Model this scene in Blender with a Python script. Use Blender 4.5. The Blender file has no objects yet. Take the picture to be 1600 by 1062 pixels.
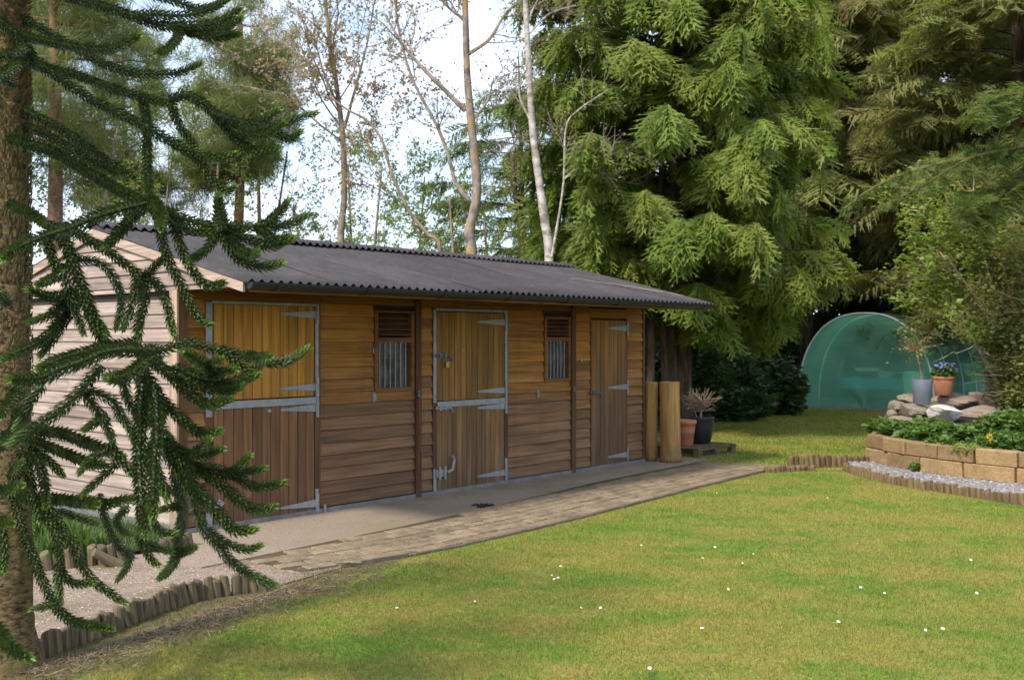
import bpy, math, random
import numpy as np
from mathutils import Vector, Matrix

R = math.radians
rng = np.random.default_rng(11)
random.seed(11)
scene = bpy.context.scene
COL = scene.collection

# ------------------------------------------------------------------ camera
FPX, EYE = 1637.0, 1.7
cam_d = bpy.data.cameras.new('camera')
cam = bpy.data.objects.new('camera', cam_d); COL.objects.link(cam)
cam.location = (0, 0, EYE); cam.rotation_euler = (R(90), 0, 0)
cam_d.sensor_width = 36.0; cam_d.lens = 36.0 * FPX / 1600.0
cam_d.clip_start = 0.05; cam_d.clip_end = 2000
cam_d.dof.use_dof = True; cam_d.dof.focus_distance = 7.0; cam_d.dof.aperture_fstop = 4.0
scene.camera = cam

# ------------------------------------------------------------------ sky, sun, exposure
SX, SY = -0.653, -0.757                       # horizontal direction towards the sun
ELEV = R(46)
world = bpy.data.worlds.new('World'); scene.world = world; world.use_nodes = True
nt = world.node_tree; nt.nodes.clear()
sky = nt.nodes.new('ShaderNodeTexSky'); sky.sky_type = 'NISHITA'; sky.sun_disc = False
sky.sun_elevation = ELEV; sky.sun_rotation = math.atan2(SX, SY)
tc = nt.nodes.new('ShaderNodeTexCoord')
mp = nt.nodes.new('ShaderNodeMapping'); mp.inputs['Scale'].default_value = (1.0, 1.0, 2.6)
nz = nt.nodes.new('ShaderNodeTexNoise'); nz.inputs['Scale'].default_value = 2.6
nz.inputs['Detail'].default_value = 7; nz.inputs['Roughness'].default_value = 0.58
cr = nt.nodes.new('ShaderNodeValToRGB')
cr.color_ramp.elements[0].position = 0.36; cr.color_ramp.elements[0].color = (0.05, 0.05, 0.05, 1)
cr.color_ramp.elements[1].position = 0.66; cr.color_ramp.elements[1].color = (1, 1, 1, 1)
mx = nt.nodes.new('ShaderNodeMix'); mx.data_type = 'RGBA'
mx.inputs['B'].default_value = (5.2, 5.75, 6.9, 1)
bg = nt.nodes.new('ShaderNodeBackground'); bg.inputs['Strength'].default_value = 0.15
wo = nt.nodes.new('ShaderNodeOutputWorld')
L = nt.links.new
L(tc.outputs['Generated'], mp.inputs['Vector']); L(mp.outputs['Vector'], nz.inputs['Vector'])
L(nz.outputs['Fac'], cr.inputs['Fac']); L(cr.outputs['Color'], mx.inputs['Factor'])
L(sky.outputs['Color'], mx.inputs['A']); L(mx.outputs['Result'], bg.inputs['Color'])
L(bg.outputs['Background'], wo.inputs['Surface'])

sun_d = bpy.data.lights.new('sun', 'SUN'); sun_d.energy = 2.5; sun_d.angle = R(8.0)
sun_d.color = (1.0, 0.95, 0.86)
sun = bpy.data.objects.new('sun', sun_d); COL.objects.link(sun)
sun.location = (-20, -20, 30)
sun.rotation_euler = Vector((-SX * math.cos(ELEV) + 0.018, -SY * math.cos(ELEV) - 0.015, -math.sin(ELEV))).to_track_quat('-Z', 'Y').to_euler()
scene.view_settings.view_transform = 'Standard'; scene.view_settings.look = 'None'
scene.view_settings.exposure = 1.0; scene.view_settings.gamma = 1.0
scene.view_settings.use_curve_mapping = False
scene.cycles.max_bounces = 8; scene.cycles.transparent_max_bounces = 16
scene.cycles.caustics_reflective = False; scene.cycles.caustics_refractive = False

# ------------------------------------------------------------------ helpers
def obj(name, V, F, mat=None, parent=None, smooth=False, loc=None, attr=None):
    V = np.asarray(V, dtype=np.float64).reshape(-1, 3)
    if loc is not None: V = V - np.asarray(loc)
    me = bpy.data.meshes.new(name)
    Fs = F if isinstance(F, list) else [F]
    Fs = [np.asarray(f, dtype=np.int32) for f in Fs if len(f)]
    loops = np.concatenate([f.ravel() for f in Fs])
    tot = np.concatenate([np.full(len(f), f.shape[1], dtype=np.int32) for f in Fs])
    st = np.concatenate([[0], np.cumsum(tot)[:-1]]).astype(np.int32)
    me.vertices.add(len(V)); me.vertices.foreach_set('co', V.ravel())
    me.loops.add(len(loops)); me.loops.foreach_set('vertex_index', loops)
    me.polygons.add(len(tot)); me.polygons.foreach_set('loop_start', st)
    me.update(calc_edges=True)
    me.polygons.foreach_set('use_smooth', np.full(len(tot), bool(smooth)))
    if attr is not None:
        a = me.attributes.new('tip', 'FLOAT', 'POINT'); a.data.foreach_set('value', np.asarray(attr, dtype=np.float32))
    if mat is not None: me.materials.append(mat)
    o = bpy.data.objects.new(name, me); COL.objects.link(o)
    if loc is not None: o.location = loc
    if parent is not None: o.parent = parent
    return o
def tag(o, label, cat, group=None):
    o['label'] = label; o['category'] = cat
    if group: o['group'] = group
    return o
def kind(o, k): o['kind'] = k; return o
def thing(name, label, cat, loc=(0, 0, 0), rotz=0.0, group=None):
    o = bpy.data.objects.new(name, None); COL.objects.link(o)
    o.location = loc; o.rotation_euler = (0, 0, rotz); o.empty_display_size = 0.1
    return tag(o, label, cat, group)

class G:
    """collects shapes of one mesh"""
    def __init__(s): s.V = []; s.F3 = []; s.F4 = []; s.n = 0; s.A = []
    def add(s, V, F, a=None):
        V = np.asarray(V, dtype=float).reshape(-1, 3); F = np.asarray(F, dtype=np.int64)
        if F.shape[1] == 3: s.F3.append(F + s.n)
        else: s.F4.append(F + s.n)
        s.V.append(V); s.n += len(V)
        if a is not None: s.A.append(np.asarray(a, dtype=float))
        return s
    def box(s, x0, x1, y0, y1, z0, z1, ch=0.0):
        V = [(x, y, z) for x in (x0, x1) for y in (y0, y1) for z in (z0, z1)]
        return s.hexa([V[0], V[4], V[6], V[2], V[1], V[5], V[7], V[3]])
    def hexa(s, P):   # bottom four counter-clockwise, top four
        return s.add(P, [(3, 2, 1, 0), (4, 5, 6, 7), (0, 1, 5, 4), (1, 2, 6, 5), (2, 3, 7, 6), (3, 0, 4, 7)])
    def tube(s, P, rad, k=6, cap=True, squash=1.0):
        P = np.asarray(P, float); n = len(P); rad = np.broadcast_to(np.asarray(rad, float), (n,))
        T = np.gradient(P, axis=0); T /= np.linalg.norm(T, axis=1)[:, None] + 1e-9
        u = np.cross(T[0], (0.31, 0.2, 0.93)); u /= np.linalg.norm(u) + 1e-9
        U = np.zeros((n, 3))
        for i in range(n):
            u = u - T[i] * np.dot(u, T[i]); u = u / (np.linalg.norm(u) + 1e-9); U[i] = u
        W = np.cross(T, U)
        a = np.arange(k) * 2 * math.pi / k
        V = P[:, None] + rad[:, None, None] * (np.cos(a)[None, :, None] * U[:, None] + np.sin(a)[None, :, None] * W[:, None] * squash)
        V = V.reshape(-1, 3)
        i = np.arange(n - 1)[:, None] * k; j = np.arange(k)[None]; j2 = (j + 1) % k
        F = np.stack([i + j, i + j2, i + k + j2, i + k + j], -1).reshape(-1, 4)
        s.add(V, F)
        if cap:
            for e, rev in ((0, True), (n - 1, False)):
                c = s.n
                s.V.append(P[e][None]); s.n += 1
                base = c - n * k if e == 0 else c - k - (0 if e else 0)
                if e == 0: base = c - n * k
                else: base = c - 1 - k      # the start cap's centre sits between
                idx = np.arange(k); f = np.stack([base + idx, base + (idx + 1) % k, np.full(k, c)], -1)
                if rev: f = f[:, ::-1]
                s.F3.append(f)
        return s
    def lathe(s, prof, c=(0, 0, 0), k=24):
        prof = np.asarray(prof, float); n = len(prof); a = np.arange(k) * 2 * math.pi / k
        V = np.stack([prof[:, 0][:, None] * np.cos(a), prof[:, 0][:, None] * np.sin(a), np.repeat(prof[:, 1][:, None], k, 1)], -1).reshape(-1, 3) + np.asarray(c)
        i = np.arange(n - 1)[:, None] * k; j = np.arange(k)[None]; j2 = (j + 1) % k
        return s.add(V, np.stack([i + j, i + j2, i + k + j2, i + k + j], -1).reshape(-1, 4))
    def prism(s, poly, axis, a, b):
        """polygon (list of 2-D points) extruded along an axis; the polygon's points take the two other axes in order"""
        n = len(poly); V = []
        for w in (a, b):
            for p in poly:
                q = list(p); q.insert(axis, w); V.append(q)
        base = s.n; s.V.append(np.asarray(V, float)); s.n += 2 * n
        for i in range(n):
            j = (i + 1) % n; s.F4.append(np.asarray([[i, j, n + j, n + i]]) + base)
        for i in range(1, n - 1):
            s.F3.append(np.asarray([[0, i + 1, i], [n, n + i, n + i + 1]]) + base)
        return s
    def out(s):
        V = np.concatenate(s.V); Fs = []
        if s.F3: Fs.append(np.concatenate(s.F3))
        if s.F4: Fs.append(np.concatenate(s.F4))
        return V, Fs
    def make(s, name, mat, parent=None, smooth=False, loc=None):
        V, F = s.out(); return obj(name, V, F, mat, parent, smooth, loc, np.concatenate(s.A) if s.A else None)

def at(u, v, Y):            # the point at distance Y ahead that the photograph shows at u, v
    return np.array([(u - 800) / FPX * Y, Y, EYE + (530 - v) / FPX * Y])
def gp(u, v, z=0.0):        # the point of the level z that the photograph shows at u, v
    Y = (EYE - z) * FPX / (v - 530); return np.array([(u - 800) / FPX * Y, Y, z])
CX, CY = -2.885, 9.047
DX, DY = 0.653, 0.757
THETA = math.atan2(DY, DX)
def W(s, t, z=0.0): return np.array([CX + s * DX + t * DY, CY + s * DY - t * DX, z])
def smooth_line(P, n):
    P = np.asarray(P, float); m = len(P)
    if m == 2: return P[0] + (P[1] - P[0]) * np.linspace(0, 1, n)[:, None]
    Q = np.vstack([2 * P[0] - P[1], P, 2 * P[-1] - P[-2]])
    x = np.linspace(0, m - 1 - 1e-6, n); i = x.astype(int); t = (x - i)[:, None]
    a, b, c, d = Q[i], Q[i + 1], Q[i + 2], Q[i + 3]
    return 0.5 * (2 * b + (c - a) * t + (2 * a - 5 * b + 4 * c - d) * t ** 2 + (3 * b - a - 3 * c + d) * t ** 3)
def rot_rand(n, r):
    q = r.normal(size=(n, 4)); q /= np.linalg.norm(q, axis=1)[:, None]; w, x, y, z = q.T
    return np.stack([np.stack([1 - 2 * (y * y + z * z), 2 * (x * y - z * w), 2 * (x * z + y * w)], -1),
                     np.stack([2 * (x * y + z * w), 1 - 2 * (x * x + z * z), 2 * (y * z - x * w)], -1),
                     np.stack([2 * (x * z - y * w), 2 * (y * z + x * w), 1 - 2 * (x * x + y * y)], -1)], -2)
def frames(X, up, r=None, roll=0.0):
    """matrices whose first column is X and whose third is close to up"""
    X = X / (np.linalg.norm(X, axis=1)[:, None] + 1e-9)
    up = np.broadcast_to(np.asarray(up, float), X.shape)
    Yv = np.cross(up, X); Yv /= np.linalg.norm(Yv, axis=1)[:, None] + 1e-9
    Zv = np.cross(X, Yv)
    if r is not None and roll:
        a = r.normal(0, roll, len(X))[:, None]; Yv, Zv = Yv * np.cos(a) + Zv * np.sin(a), Zv * np.cos(a) - Yv * np.sin(a)
    return np.stack([X, Yv, Zv], -1)
def scatter(tv, tf, M, P, sc):
    """copies of a small template joined into one mesh"""
    N = len(P); V = np.einsum('nij,vj->nvi', M * np.asarray(sc).reshape(-1, 1, 1), tv) + P[:, None]
    F = tf[None] + (np.arange(N) * len(tv))[:, None, None]
    return V.reshape(-1, 3), F.reshape(-1, tf.shape[1])

# ------------------------------------------------------------------ materials
def new_mat(name):
    m = bpy.data.materials.new(name); m.use_nodes = True; t = m.node_tree
    b = t.nodes['Principled BSDF']; return m, t, b
def nd(t, typ, **kw):
    n = t.nodes.new('ShaderNode' + typ)
    for k, v in kw.items():
        if k in n.inputs: n.inputs[k].default_value = v
        else: setattr(n, k, v)
    return n
def mixc(t, fac, a, b, blend='MIX'):
    m = t.nodes.new('ShaderNodeMix'); m.data_type = 'RGBA'; m.blend_type = blend
    for key, val in (('Factor', fac), ('A', a), ('B', b)):
        if isinstance(val, bpy.types.NodeSocket): t.links.new(val, m.inputs[key])
        elif key == 'Factor': m.inputs[key].default_value = val
        else: m.inputs[key].default_value = (*val, 1) if len(val) == 3 else val
    return m.outputs['Result']
def ramp(t, src, p0, p1, c0=(0, 0, 0), c1=(1, 1, 1)):
    r = t.nodes.new('ShaderNodeValToRGB'); e = r.color_ramp.elements
    e[0].position = p0; e[1].position = p1; e[0].color = (*c0, 1); e[1].color = (*c1, 1)
    t.links.new(src, r.inputs['Fac']); return r.outputs['Color']
def noise(t, vec, scale, detail=4, rough=0.55, w=None):
    n = t.nodes.new('ShaderNodeTexNoise'); n.inputs['Scale'].default_value = scale
    n.inputs['Detail'].default_value = detail; n.inputs['Roughness'].default_value = rough
    if w is not None: n.noise_dimensions = '4D'; t.links.new(w, n.inputs['W'])
    if vec is not None: t.links.new(vec, n.inputs['Vector'])
    return n.outputs['Fac']
def mapped(t, src, scale, rotz=0.0):
    m = t.nodes.new('ShaderNodeMapping'); m.inputs['Scale'].default_value = scale
    m.inputs['Rotation'].default_value = (0, 0, rotz); t.links.new(src, m.inputs['Vector']); return m.outputs['Vector']
def math_n(t, op, a, b=0.0, clamp=False):
    m = t.nodes.new('ShaderNodeMath'); m.operation = op; m.use_clamp = clamp
    for i, v in enumerate((a, b)):
        if isinstance(v, bpy.types.NodeSocket): t.links.new(v, m.inputs[i])
        else: m.inputs[i].default_value = v
    return m.outputs[0]
def bump(t, b, h, strength, dist=0.01):
    n = t.nodes.new('ShaderNodeBump'); n.inputs['Strength'].default_value = strength; n.inputs['Distance'].default_value = dist
    t.links.new(h, n.inputs['Height']); t.links.new(n.outputs['Normal'], b.inputs['Normal'])

def wood(name, top, bot, z0, z1, grain, vary=0.35, knots=True, rough=0.75):
    """weathered board: colour of sheltered wood above z1, of exposed wood below z0; grain is the axis (0 x, 1 y, 2 z) it runs along"""
    m, t, b = new_mat(name)
    co = t.nodes.new('ShaderNodeTexCoord').outputs['Object']
    info = t.nodes.new('ShaderNodeObjectInfo').outputs['Random']
    wv = math_n(t, 'MULTIPLY', info, 37.0)
    sc = [38.0] * 3; sc[grain] = 1.6
    g1 = noise(t, mapped(t, co, sc), 1.0, 6, 0.65, wv)
    sc2 = [9.0] * 3; sc2[grain] = 0.9
    g2 = noise(t, mapped(t, co, sc2), 1.0, 3, 0.5, wv)
    sep = t.nodes.new('ShaderNodeSeparateXYZ'); t.links.new(co, sep.inputs[0])
    zz = math_n(t, 'ADD', sep.outputs['Z'], math_n(t, 'MULTIPLY', math_n(t, 'SUBTRACT', g2, 0.5), 0.55))
    zz = math_n(t, 'ADD', zz, math_n(t, 'MULTIPLY', math_n(t, 'SUBTRACT', info, 0.5), 0.40))
    mr = t.nodes.new('ShaderNodeMapRange'); mr.inputs['From Min'].default_value = z0; mr.inputs['From Max'].default_value = z1
    t.links.new(zz, mr.inputs['Value'])
    base = mixc(t, mr.outputs['Result'], bot, top)
    dark = mixc(t, 1.0, base, (0.42, 0.38, 0.34), 'MULTIPLY')
    lite = mixc(t, 1.0, base, (1.35, 1.3, 1.25), 'MULTIPLY')
    c = mixc(t, ramp(t, g1, 0.34, 0.66), dark, lite)
    c = mixc(t, 0.30, c, base)
    c = mixc(t, ramp(t, g2, 0.45, 0.75), c, mixc(t, 1.0, c, (0.62, 0.6, 0.6), 'MULTIPLY'))
    if grain != 1:
        sz = math_n(t, 'ADD', math_n(t, 'MULTIPLY', sep.outputs['Z'], 1.6), math_n(t, 'MULTIPLY', noise(t, co, 7.0, 5, .7), 0.9))
        c = mixc(t, ramp(t, sz, .40, .85, (.55, .55, .55), (0, 0, 0)), c, (.085, .066, .042))
        c = mixc(t, ramp(t, noise(t, mapped(t, co, (3, 3, .7)), 1.0, 5, .65), .52, .74, (0, 0, 0), (.5, .5, .5)), c, mixc(t, 1.0, c, (.55, .5, .46), 'MULTIPLY'))
    bright = math_n(t, 'ADD', 1.0 - vary / 2, math_n(t, 'MULTIPLY', math_n(t, 'FRACT', math_n(t, 'MULTIPLY', info, 7.31)), vary))
    cb = t.nodes.new('ShaderNodeCombineColor')
    for i in range(3): t.links.new(bright, cb.inputs[i])
    c = mixc(t, 1.0, c, cb.outputs[0], 'MULTIPLY')
    if knots:
        vo = t.nodes.new('ShaderNodeTexVoronoi'); vo.inputs['Scale'].default_value = 1.0; vo.voronoi_dimensions = '4D'
        sk = [11.0] * 3; sk[grain] = 5.0
        t.links.new(mapped(t, co, sk), vo.inputs['Vector']); t.links.new(wv, vo.inputs['W'])
        c = mixc(t, ramp(t, vo.outputs['Distance'], 0.07, 0.14, (0.75, 0.75, 0.75), (0, 0, 0)), c, mixc(t, 1.0, base, (0.3, 0.2, 0.14), 'MULTIPLY'))
    t.links.new(c, b.inputs['Base Color']); b.inputs['Roughness'].default_value = rough
    b.inputs['Specular IOR Level'].default_value = 0.25
    bump(t, b, g1, 0.5, 0.004)
    return m

def simple(name, col, rough=0.6, var=0.25, scale=8.0, metal=0.0, spec=0.4, bumps=0.2, bdist=0.01, col2=None, world=False, rnd=0.0):
    m, t, b = new_mat(name)
    if world: co = t.nodes.new('ShaderNodeNewGeometry').outputs['Position']
    else: co = t.nodes.new('ShaderNodeTexCoord').outputs['Object']
    info = t.nodes.new('ShaderNodeObjectInfo').outputs['Random']
    wv = math_n(t, 'MULTIPLY', info, 23.0)
    n1 = noise(t, co, scale, 6, 0.6, wv); n2 = noise(t, co, scale * 6, 4, 0.6, wv)
    c2 = col2 if col2 else tuple(x * (1 - var) for x in col)
    c = mixc(t, ramp(t, n1, 0.35, 0.65), col, c2)
    c = mixc(t, ramp(t, n2, 0.3, 0.7), c, mixc(t, 1.0, c, (1 - var,) * 3, 'MULTIPLY'))
    if rnd:
        br = math_n(t, 'ADD', 1 - rnd / 2, math_n(t, 'MULTIPLY', info, rnd)); cb = t.nodes.new('ShaderNodeCombineColor')
        for i in range(3): t.links.new(br, cb.inputs[i])
        c = mixc(t, 1.0, c, cb.outputs[0], 'MULTIPLY')
    t.links.new(c, b.inputs['Base Color']); b.inputs['Roughness'].default_value = rough
    b.inputs['Metallic'].default_value = metal; b.inputs['Specular IOR Level'].default_value = spec
    if bumps: bump(t, b, n2, bumps, bdist)
    return m

def leaf_mat(name, c0, c1, trans=0.35, rough=0.5, spec=0.35, tip=None, patch=None, pscale=0.6):
    """each leaf takes a colour between c0 and c1; tip is the colour of young growth, patch of a tint that comes in clumps"""
    m, t, b = new_mat(name)
    geo = t.nodes.new('ShaderNodeNewGeometry')
    c = mixc(t, geo.outputs['Random Per Island'], c0, c1)
    if patch: c = mixc(t, ramp(t, noise(t, geo.outputs['Position'], pscale, 3), 0.42, 0.62), c, mixc(t, 0.65, c, patch))
    if tip:
        a = t.nodes.new('ShaderNodeAttribute'); a.attribute_name = 'tip'
        c = mixc(t, a.outputs['Fac'], c, tip)
    t.links.new(c, b.inputs['Base Color']); b.inputs['Roughness'].default_value = rough
    b.inputs['Specular IOR Level'].default_value = spec
    tr = t.nodes.new('ShaderNodeBsdfTranslucent'); t.links.new(mixc(t, 1.0, c, (1.25, 1.3, 0.8), 'MULTIPLY'), tr.inputs['Color'])
    ms = t.nodes.new('ShaderNodeMixShader'); ms.inputs['Fac'].default_value = trans
    t.links.new(b.outputs[0], ms.inputs[1]); t.links.new(tr.outputs[0], ms.inputs[2])
    t.links.new(ms.outputs[0], t.nodes['Material Output'].inputs['Surface'])
    return m
# ------------------------------------------------------------------ materials of the place
def lawn_mat(name, blades):
    m, t, b = new_mat(name)
    geo = t.nodes.new('ShaderNodeNewGeometry'); pos = geo.outputs['Position']
    big = noise(t, mapped(t, pos, (0.75, 1.15, 0.2), 0.5), 1.0, 5, 0.62)
    mid = noise(t, mapped(t, pos, (2.2, 3.6, 0.5), 0.5), 1.0, 5, 0.6)
    fine = noise(t, pos, 45.0, 3, 0.6)
    c = mixc(t, ramp(t, big, 0.39, 0.58), (0.150, 0.228, 0.030), (0.265, 0.250, 0.052))
    c = mixc(t, ramp(t, mid, 0.48, 0.70), c, (0.300, 0.245, 0.068))
    c = mixc(t, ramp(t, mid, 0.28, 0.42, (1, 1, 1), (0, 0, 0)), c, (0.115, 0.205, 0.026))
    if blades: f = geo.outputs['Random Per Island']
    else: f = ramp(t, fine, 0.3, 0.7)
    c = mixc(t, 1.0, c, mixc(t, f, (0.76, 0.76, 0.72), (1.22, 1.21, 1.18)), 'MULTIPLY')
    # bare, mossy soil along the log edging
    sep = t.nodes.new('ShaderNodeSeparateXYZ'); t.links.new(pos, sep.inputs[0])
    # distance from the log line, to its right
    dl = math_n(t, 'ADD', math_n(t, 'MULTIPLY', math_n(t, 'ADD', sep.outputs['X'], 2.50), 0.884), math_n(t, 'MULTIPLY', math_n(t, 'SUBTRACT', sep.outputs['Y'], 5.46), -0.467))
    dl = math_n(t, 'ADD', dl, math_n(t, 'MULTIPLY', math_n(t, 'SUBTRACT', noise(t, pos, 3.0, 5, 0.65), 0.5), 1.5))
    far = math_n(t, 'MULTIPLY', math_n(t, 'MAXIMUM', math_n(t, 'SUBTRACT', sep.outputs['Y'], 8.2), 0.0), 2.0)
    dl = math_n(t, 'ADD', dl, far)
    soil = mixc(t, ramp(t, noise(t, pos, 30.0, 5, 0.7), 0.35, 0.65), (0.075, 0.055, 0.030), (0.19, 0.14, 0.085))
    c = mixc(t, ramp(t, dl, 0.16, 0.46, (0.9, 0.9, 0.9), (0, 0, 0)), c, soil)
    c = mixc(t, ramp(t, dl, 0.30, 0.85, (0.5, 0.5, 0.5), (0, 0, 0)), c, (0.10, 0.095, 0.022))
    t.links.new(c, b.inputs['Base Color']); b.inputs['Roughness'].default_value = 0.7; b.inputs['Specular IOR Level'].default_value = 0.2
    if blades:
        tr = t.nodes.new('ShaderNodeBsdfTranslucent'); t.links.new(c, tr.inputs['Color'])
        ms = t.nodes.new('ShaderNodeMixShader'); ms.inputs['Fac'].default_value = 0.35
        t.links.new(b.outputs[0], ms.inputs[1]); t.links.new(tr.outputs[0], ms.inputs[2])
        t.links.new(ms.outputs[0], t.nodes['Material Output'].inputs['Surface'])
    else: bump(t, b, fine, 0.6, 0.02)
    return m
M = {}
M['lawn'] = lawn_mat('lawn_ground', False); M['blade'] = lawn_mat('lawn_blade', True)
M['forest'] = simple('forest_floor', (0.07, 0.055, 0.032), 0.9, 0.5, 1.4, col2=(0.035, 0.045, 0.018), world=True, bumps=0.6, bdist=0.04)
GOLD, BRN = (0.44, 0.225, 0.050), (0.250, 0.150, 0.085)
M['board'] = wood('front_board_wood', (0.330, 0.148, 0.027), (0.205, 0.116, 0.060), 0.80, 1.42, 0, 0.48)
M['gable'] = wood('gable_board_wood', (0.39, 0.31, 0.255), (0.375, 0.30, 0.25), 0.9, 1.4, 1, 0.42)
M['plank_gold'] = wood('upper_door_wood', (0.43, 0.215, 0.038), (0.40, 0.20, 0.038), 0.9, 1.4, 2, 0.22)
M['plank_brown'] = wood('lower_door_wood', (0.215, 0.112, 0.050), (0.170, 0.092, 0.047), 0.2, 1.0, 2, 0.40)
M['plank_mid'] = wood('middle_door_wood', (0.290, 0.155, 0.036), (0.25, 0.132, 0.036), 1.2, 1.8, 2, 0.45)
M['plank_low'] = wood('middle_door_lower_wood', (0.235, 0.135, 0.056), (0.195, 0.115, 0.060), 0.2, 1.0, 2, 0.55)
M['plank_end'] = wood('far_door_wood', (0.275, 0.142, 0.038), (0.145, 0.088, 0.050), 0.7, 1.7, 2, 0.3)
M['post'] = wood('post_wood', (0.120, 0.055, 0.022), (0.105, 0.055, 0.028), 0.6, 1.3, 2, 0.25, knots=False)
M['post_pale'] = wood('corner_wood', (0.46, 0.34, 0.22), (0.45, 0.34, 0.24), 0.6, 1.3, 2, 0.2, knots=False)
M['winwood'] = wood('window_wood', (0.180, 0.082, 0.026), (0.170, 0.078, 0.028), 0.6, 1.3, 0, 0.2, knots=False)
M['fascia'] = wood('fascia_wood', (0.19, 0.110, 0.040), (0.19, 0.110, 0.040), 0.6, 1.3, 0, 0.2)
M['barge'] = wood('barge_wood', (0.45, 0.345, 0.265), (0.45, 0.345, 0.265), 0.6, 1.3, 1, 0.15)
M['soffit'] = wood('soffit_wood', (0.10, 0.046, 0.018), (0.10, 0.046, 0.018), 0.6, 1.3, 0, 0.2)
M['lining'] = simple('lining', (0.06, 0.04, 0.025), 0.9, 0.3)
M['galv'] = simple('galvanised_steel', (0.36, 0.375, 0.38), 0.6, 0.3, 14.0, metal=0.35, spec=0.5, bumps=0.08, bdist=0.002)
M['steel_dark'] = simple('dull_steel', (0.22, 0.22, 0.23), 0.45, 0.3, 30.0, metal=0.7, bumps=0.1, bdist=0.002)
M['brass'] = simple('brass', (0.42, 0.28, 0.09), 0.4, 0.2, 20.0, metal=0.8, bumps=0)
M['roof'] = simple('corrugated_bitumen', (0.076, 0.066, 0.064), 0.85, 0.34, 1.7, spec=0.25, bumps=0.25, bdist=0.004, col2=(0.050, 0.044, 0.044), rnd=0.3)
M['gutter'] = simple('black_gutter', (0.016, 0.016, 0.018), 0.4, 0.3, 5.0, spec=0.4, bumps=0.03)
M['kerb'] = simple('concrete_footing', (0.24, 0.235, 0.215), 0.85, 0.4, 7.0, bumps=0.3, bdist=0.004)

def concrete_mat():
    m, t, b = new_mat('apron_concrete'); co = t.nodes.new('ShaderNodeNewGeometry').outputs['Position']
    n1 = noise(t, co, 1.3, 6, 0.6); n2 = noise(t, co, 60.0, 4, 0.7); n3 = noise(t, co, 6.0, 6, 0.7)
    c = mixc(t, ramp(t, n1, 0.35, 0.65), (0.35, 0.285, 0.205), (0.265, 0.215, 0.155))
    c = mixc(t, ramp(t, n2, 0.35, 0.7), c, mixc(t, 1.0, c, (0.66, 0.64, 0.62), 'MULTIPLY'))
    c = mixc(t, ramp(t, n3, 0.54, 0.72), c, (0.19, 0.150, 0.10))
    sp = t.nodes.new('ShaderNodeSeparateXYZ'); t.links.new(co, sp.inputs[0])
    tt = math_n(t, 'ADD', math_n(t, 'MULTIPLY', math_n(t, 'ADD', sp.outputs['X'], 2.885), 0.757), math_n(t, 'MULTIPLY', math_n(t, 'SUBTRACT', sp.outputs['Y'], 9.047), -0.653))
    tt = math_n(t, 'ADD', tt, math_n(t, 'MULTIPLY', math_n(t, 'SUBTRACT', n3, 0.5), 1.3))
    c = mixc(t, ramp(t, tt, 0.55, 1.15, (0, 0, 0), (.8, .8, .8)), c, mixc(t, n2, (.15, .115, .07), (.29, .22, .145)))
    grit = math_n(t, 'ADD', math_n(t, 'ADD', sp.outputs['X'], 2.1), math_n(t, 'MULTIPLY', math_n(t, 'SUBTRACT', n1, 0.5), 2.2))
    c = mixc(t, ramp(t, grit, 0.0, 1.0, (1, 1, 1), (0, 0, 0)), c, mixc(t, ramp(t, noise(t, co, 110.0, 3, .7), .38, .62), (.17, .125, .088), (.36, .28, .21)))
    t.links.new(c, b.inputs['Base Color']); b.inputs['Roughness'].default_value = 0.9; b.inputs['Specular IOR Level'].default_value = 0.2
    bump(t, b, n2, 0.35, 0.004); return m
M['apron'] = concrete_mat()
M['paver'] = simple('worn_paver', (0.32, 0.240, 0.150), 0.9, 0.40, 9.0, col2=(0.195, 0.145, 0.085), bumps=0.5, bdist=0.005, rnd=0.35, spec=0.2)
M['joint'] = simple('mossy_joint', (0.070, 0.062, 0.026), 0.95, 0.4, 5.0, col2=(0.12, 0.078, 0.034), world=True)
M['edge'] = simple('edging_stone', (0.19, 0.145, 0.10), 0.9, 0.35, 10.0, bumps=0.4, rnd=0.3)
def gravel_mat(name, ca, cb_, cc, sc):
    m, t, b = new_mat(name); co = t.nodes.new('ShaderNodeNewGeometry').outputs['Position']
    vo = t.nodes.new('ShaderNodeTexVoronoi'); vo.inputs['Scale'].default_value = sc; t.links.new(co, vo.inputs['Vector'])
    sp = t.nodes.new('ShaderNodeSeparateColor'); t.links.new(vo.outputs['Color'], sp.inputs[0])
    c = mixc(t, sp.outputs[0], ca, cb_)
    c = mixc(t, ramp(t, noise(t, co, 2.2, 6, 0.65), 0.45, 0.65), c, mixc(t, 0.7, c, cc))
    t.links.new(c, b.inputs['Base Color']); b.inputs['Roughness'].default_value = 0.9; b.inputs['Specular IOR Level'].default_value = 0.2
    bump(t, b, vo.outputs['Distance'], 0.8, 0.012); return m
M['sand'] = gravel_mat('pink_grit', (0.19, 0.14, 0.10), (0.36, 0.275, 0.205), (0.15, 0.12, 0.065), 70.0)
M['slate'] = gravel_mat('mauve_chippings', (0.13, 0.115, 0.112), (0.31, 0.28, 0.265), (0.22, 0.18, 0.155), 40.0)
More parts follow.
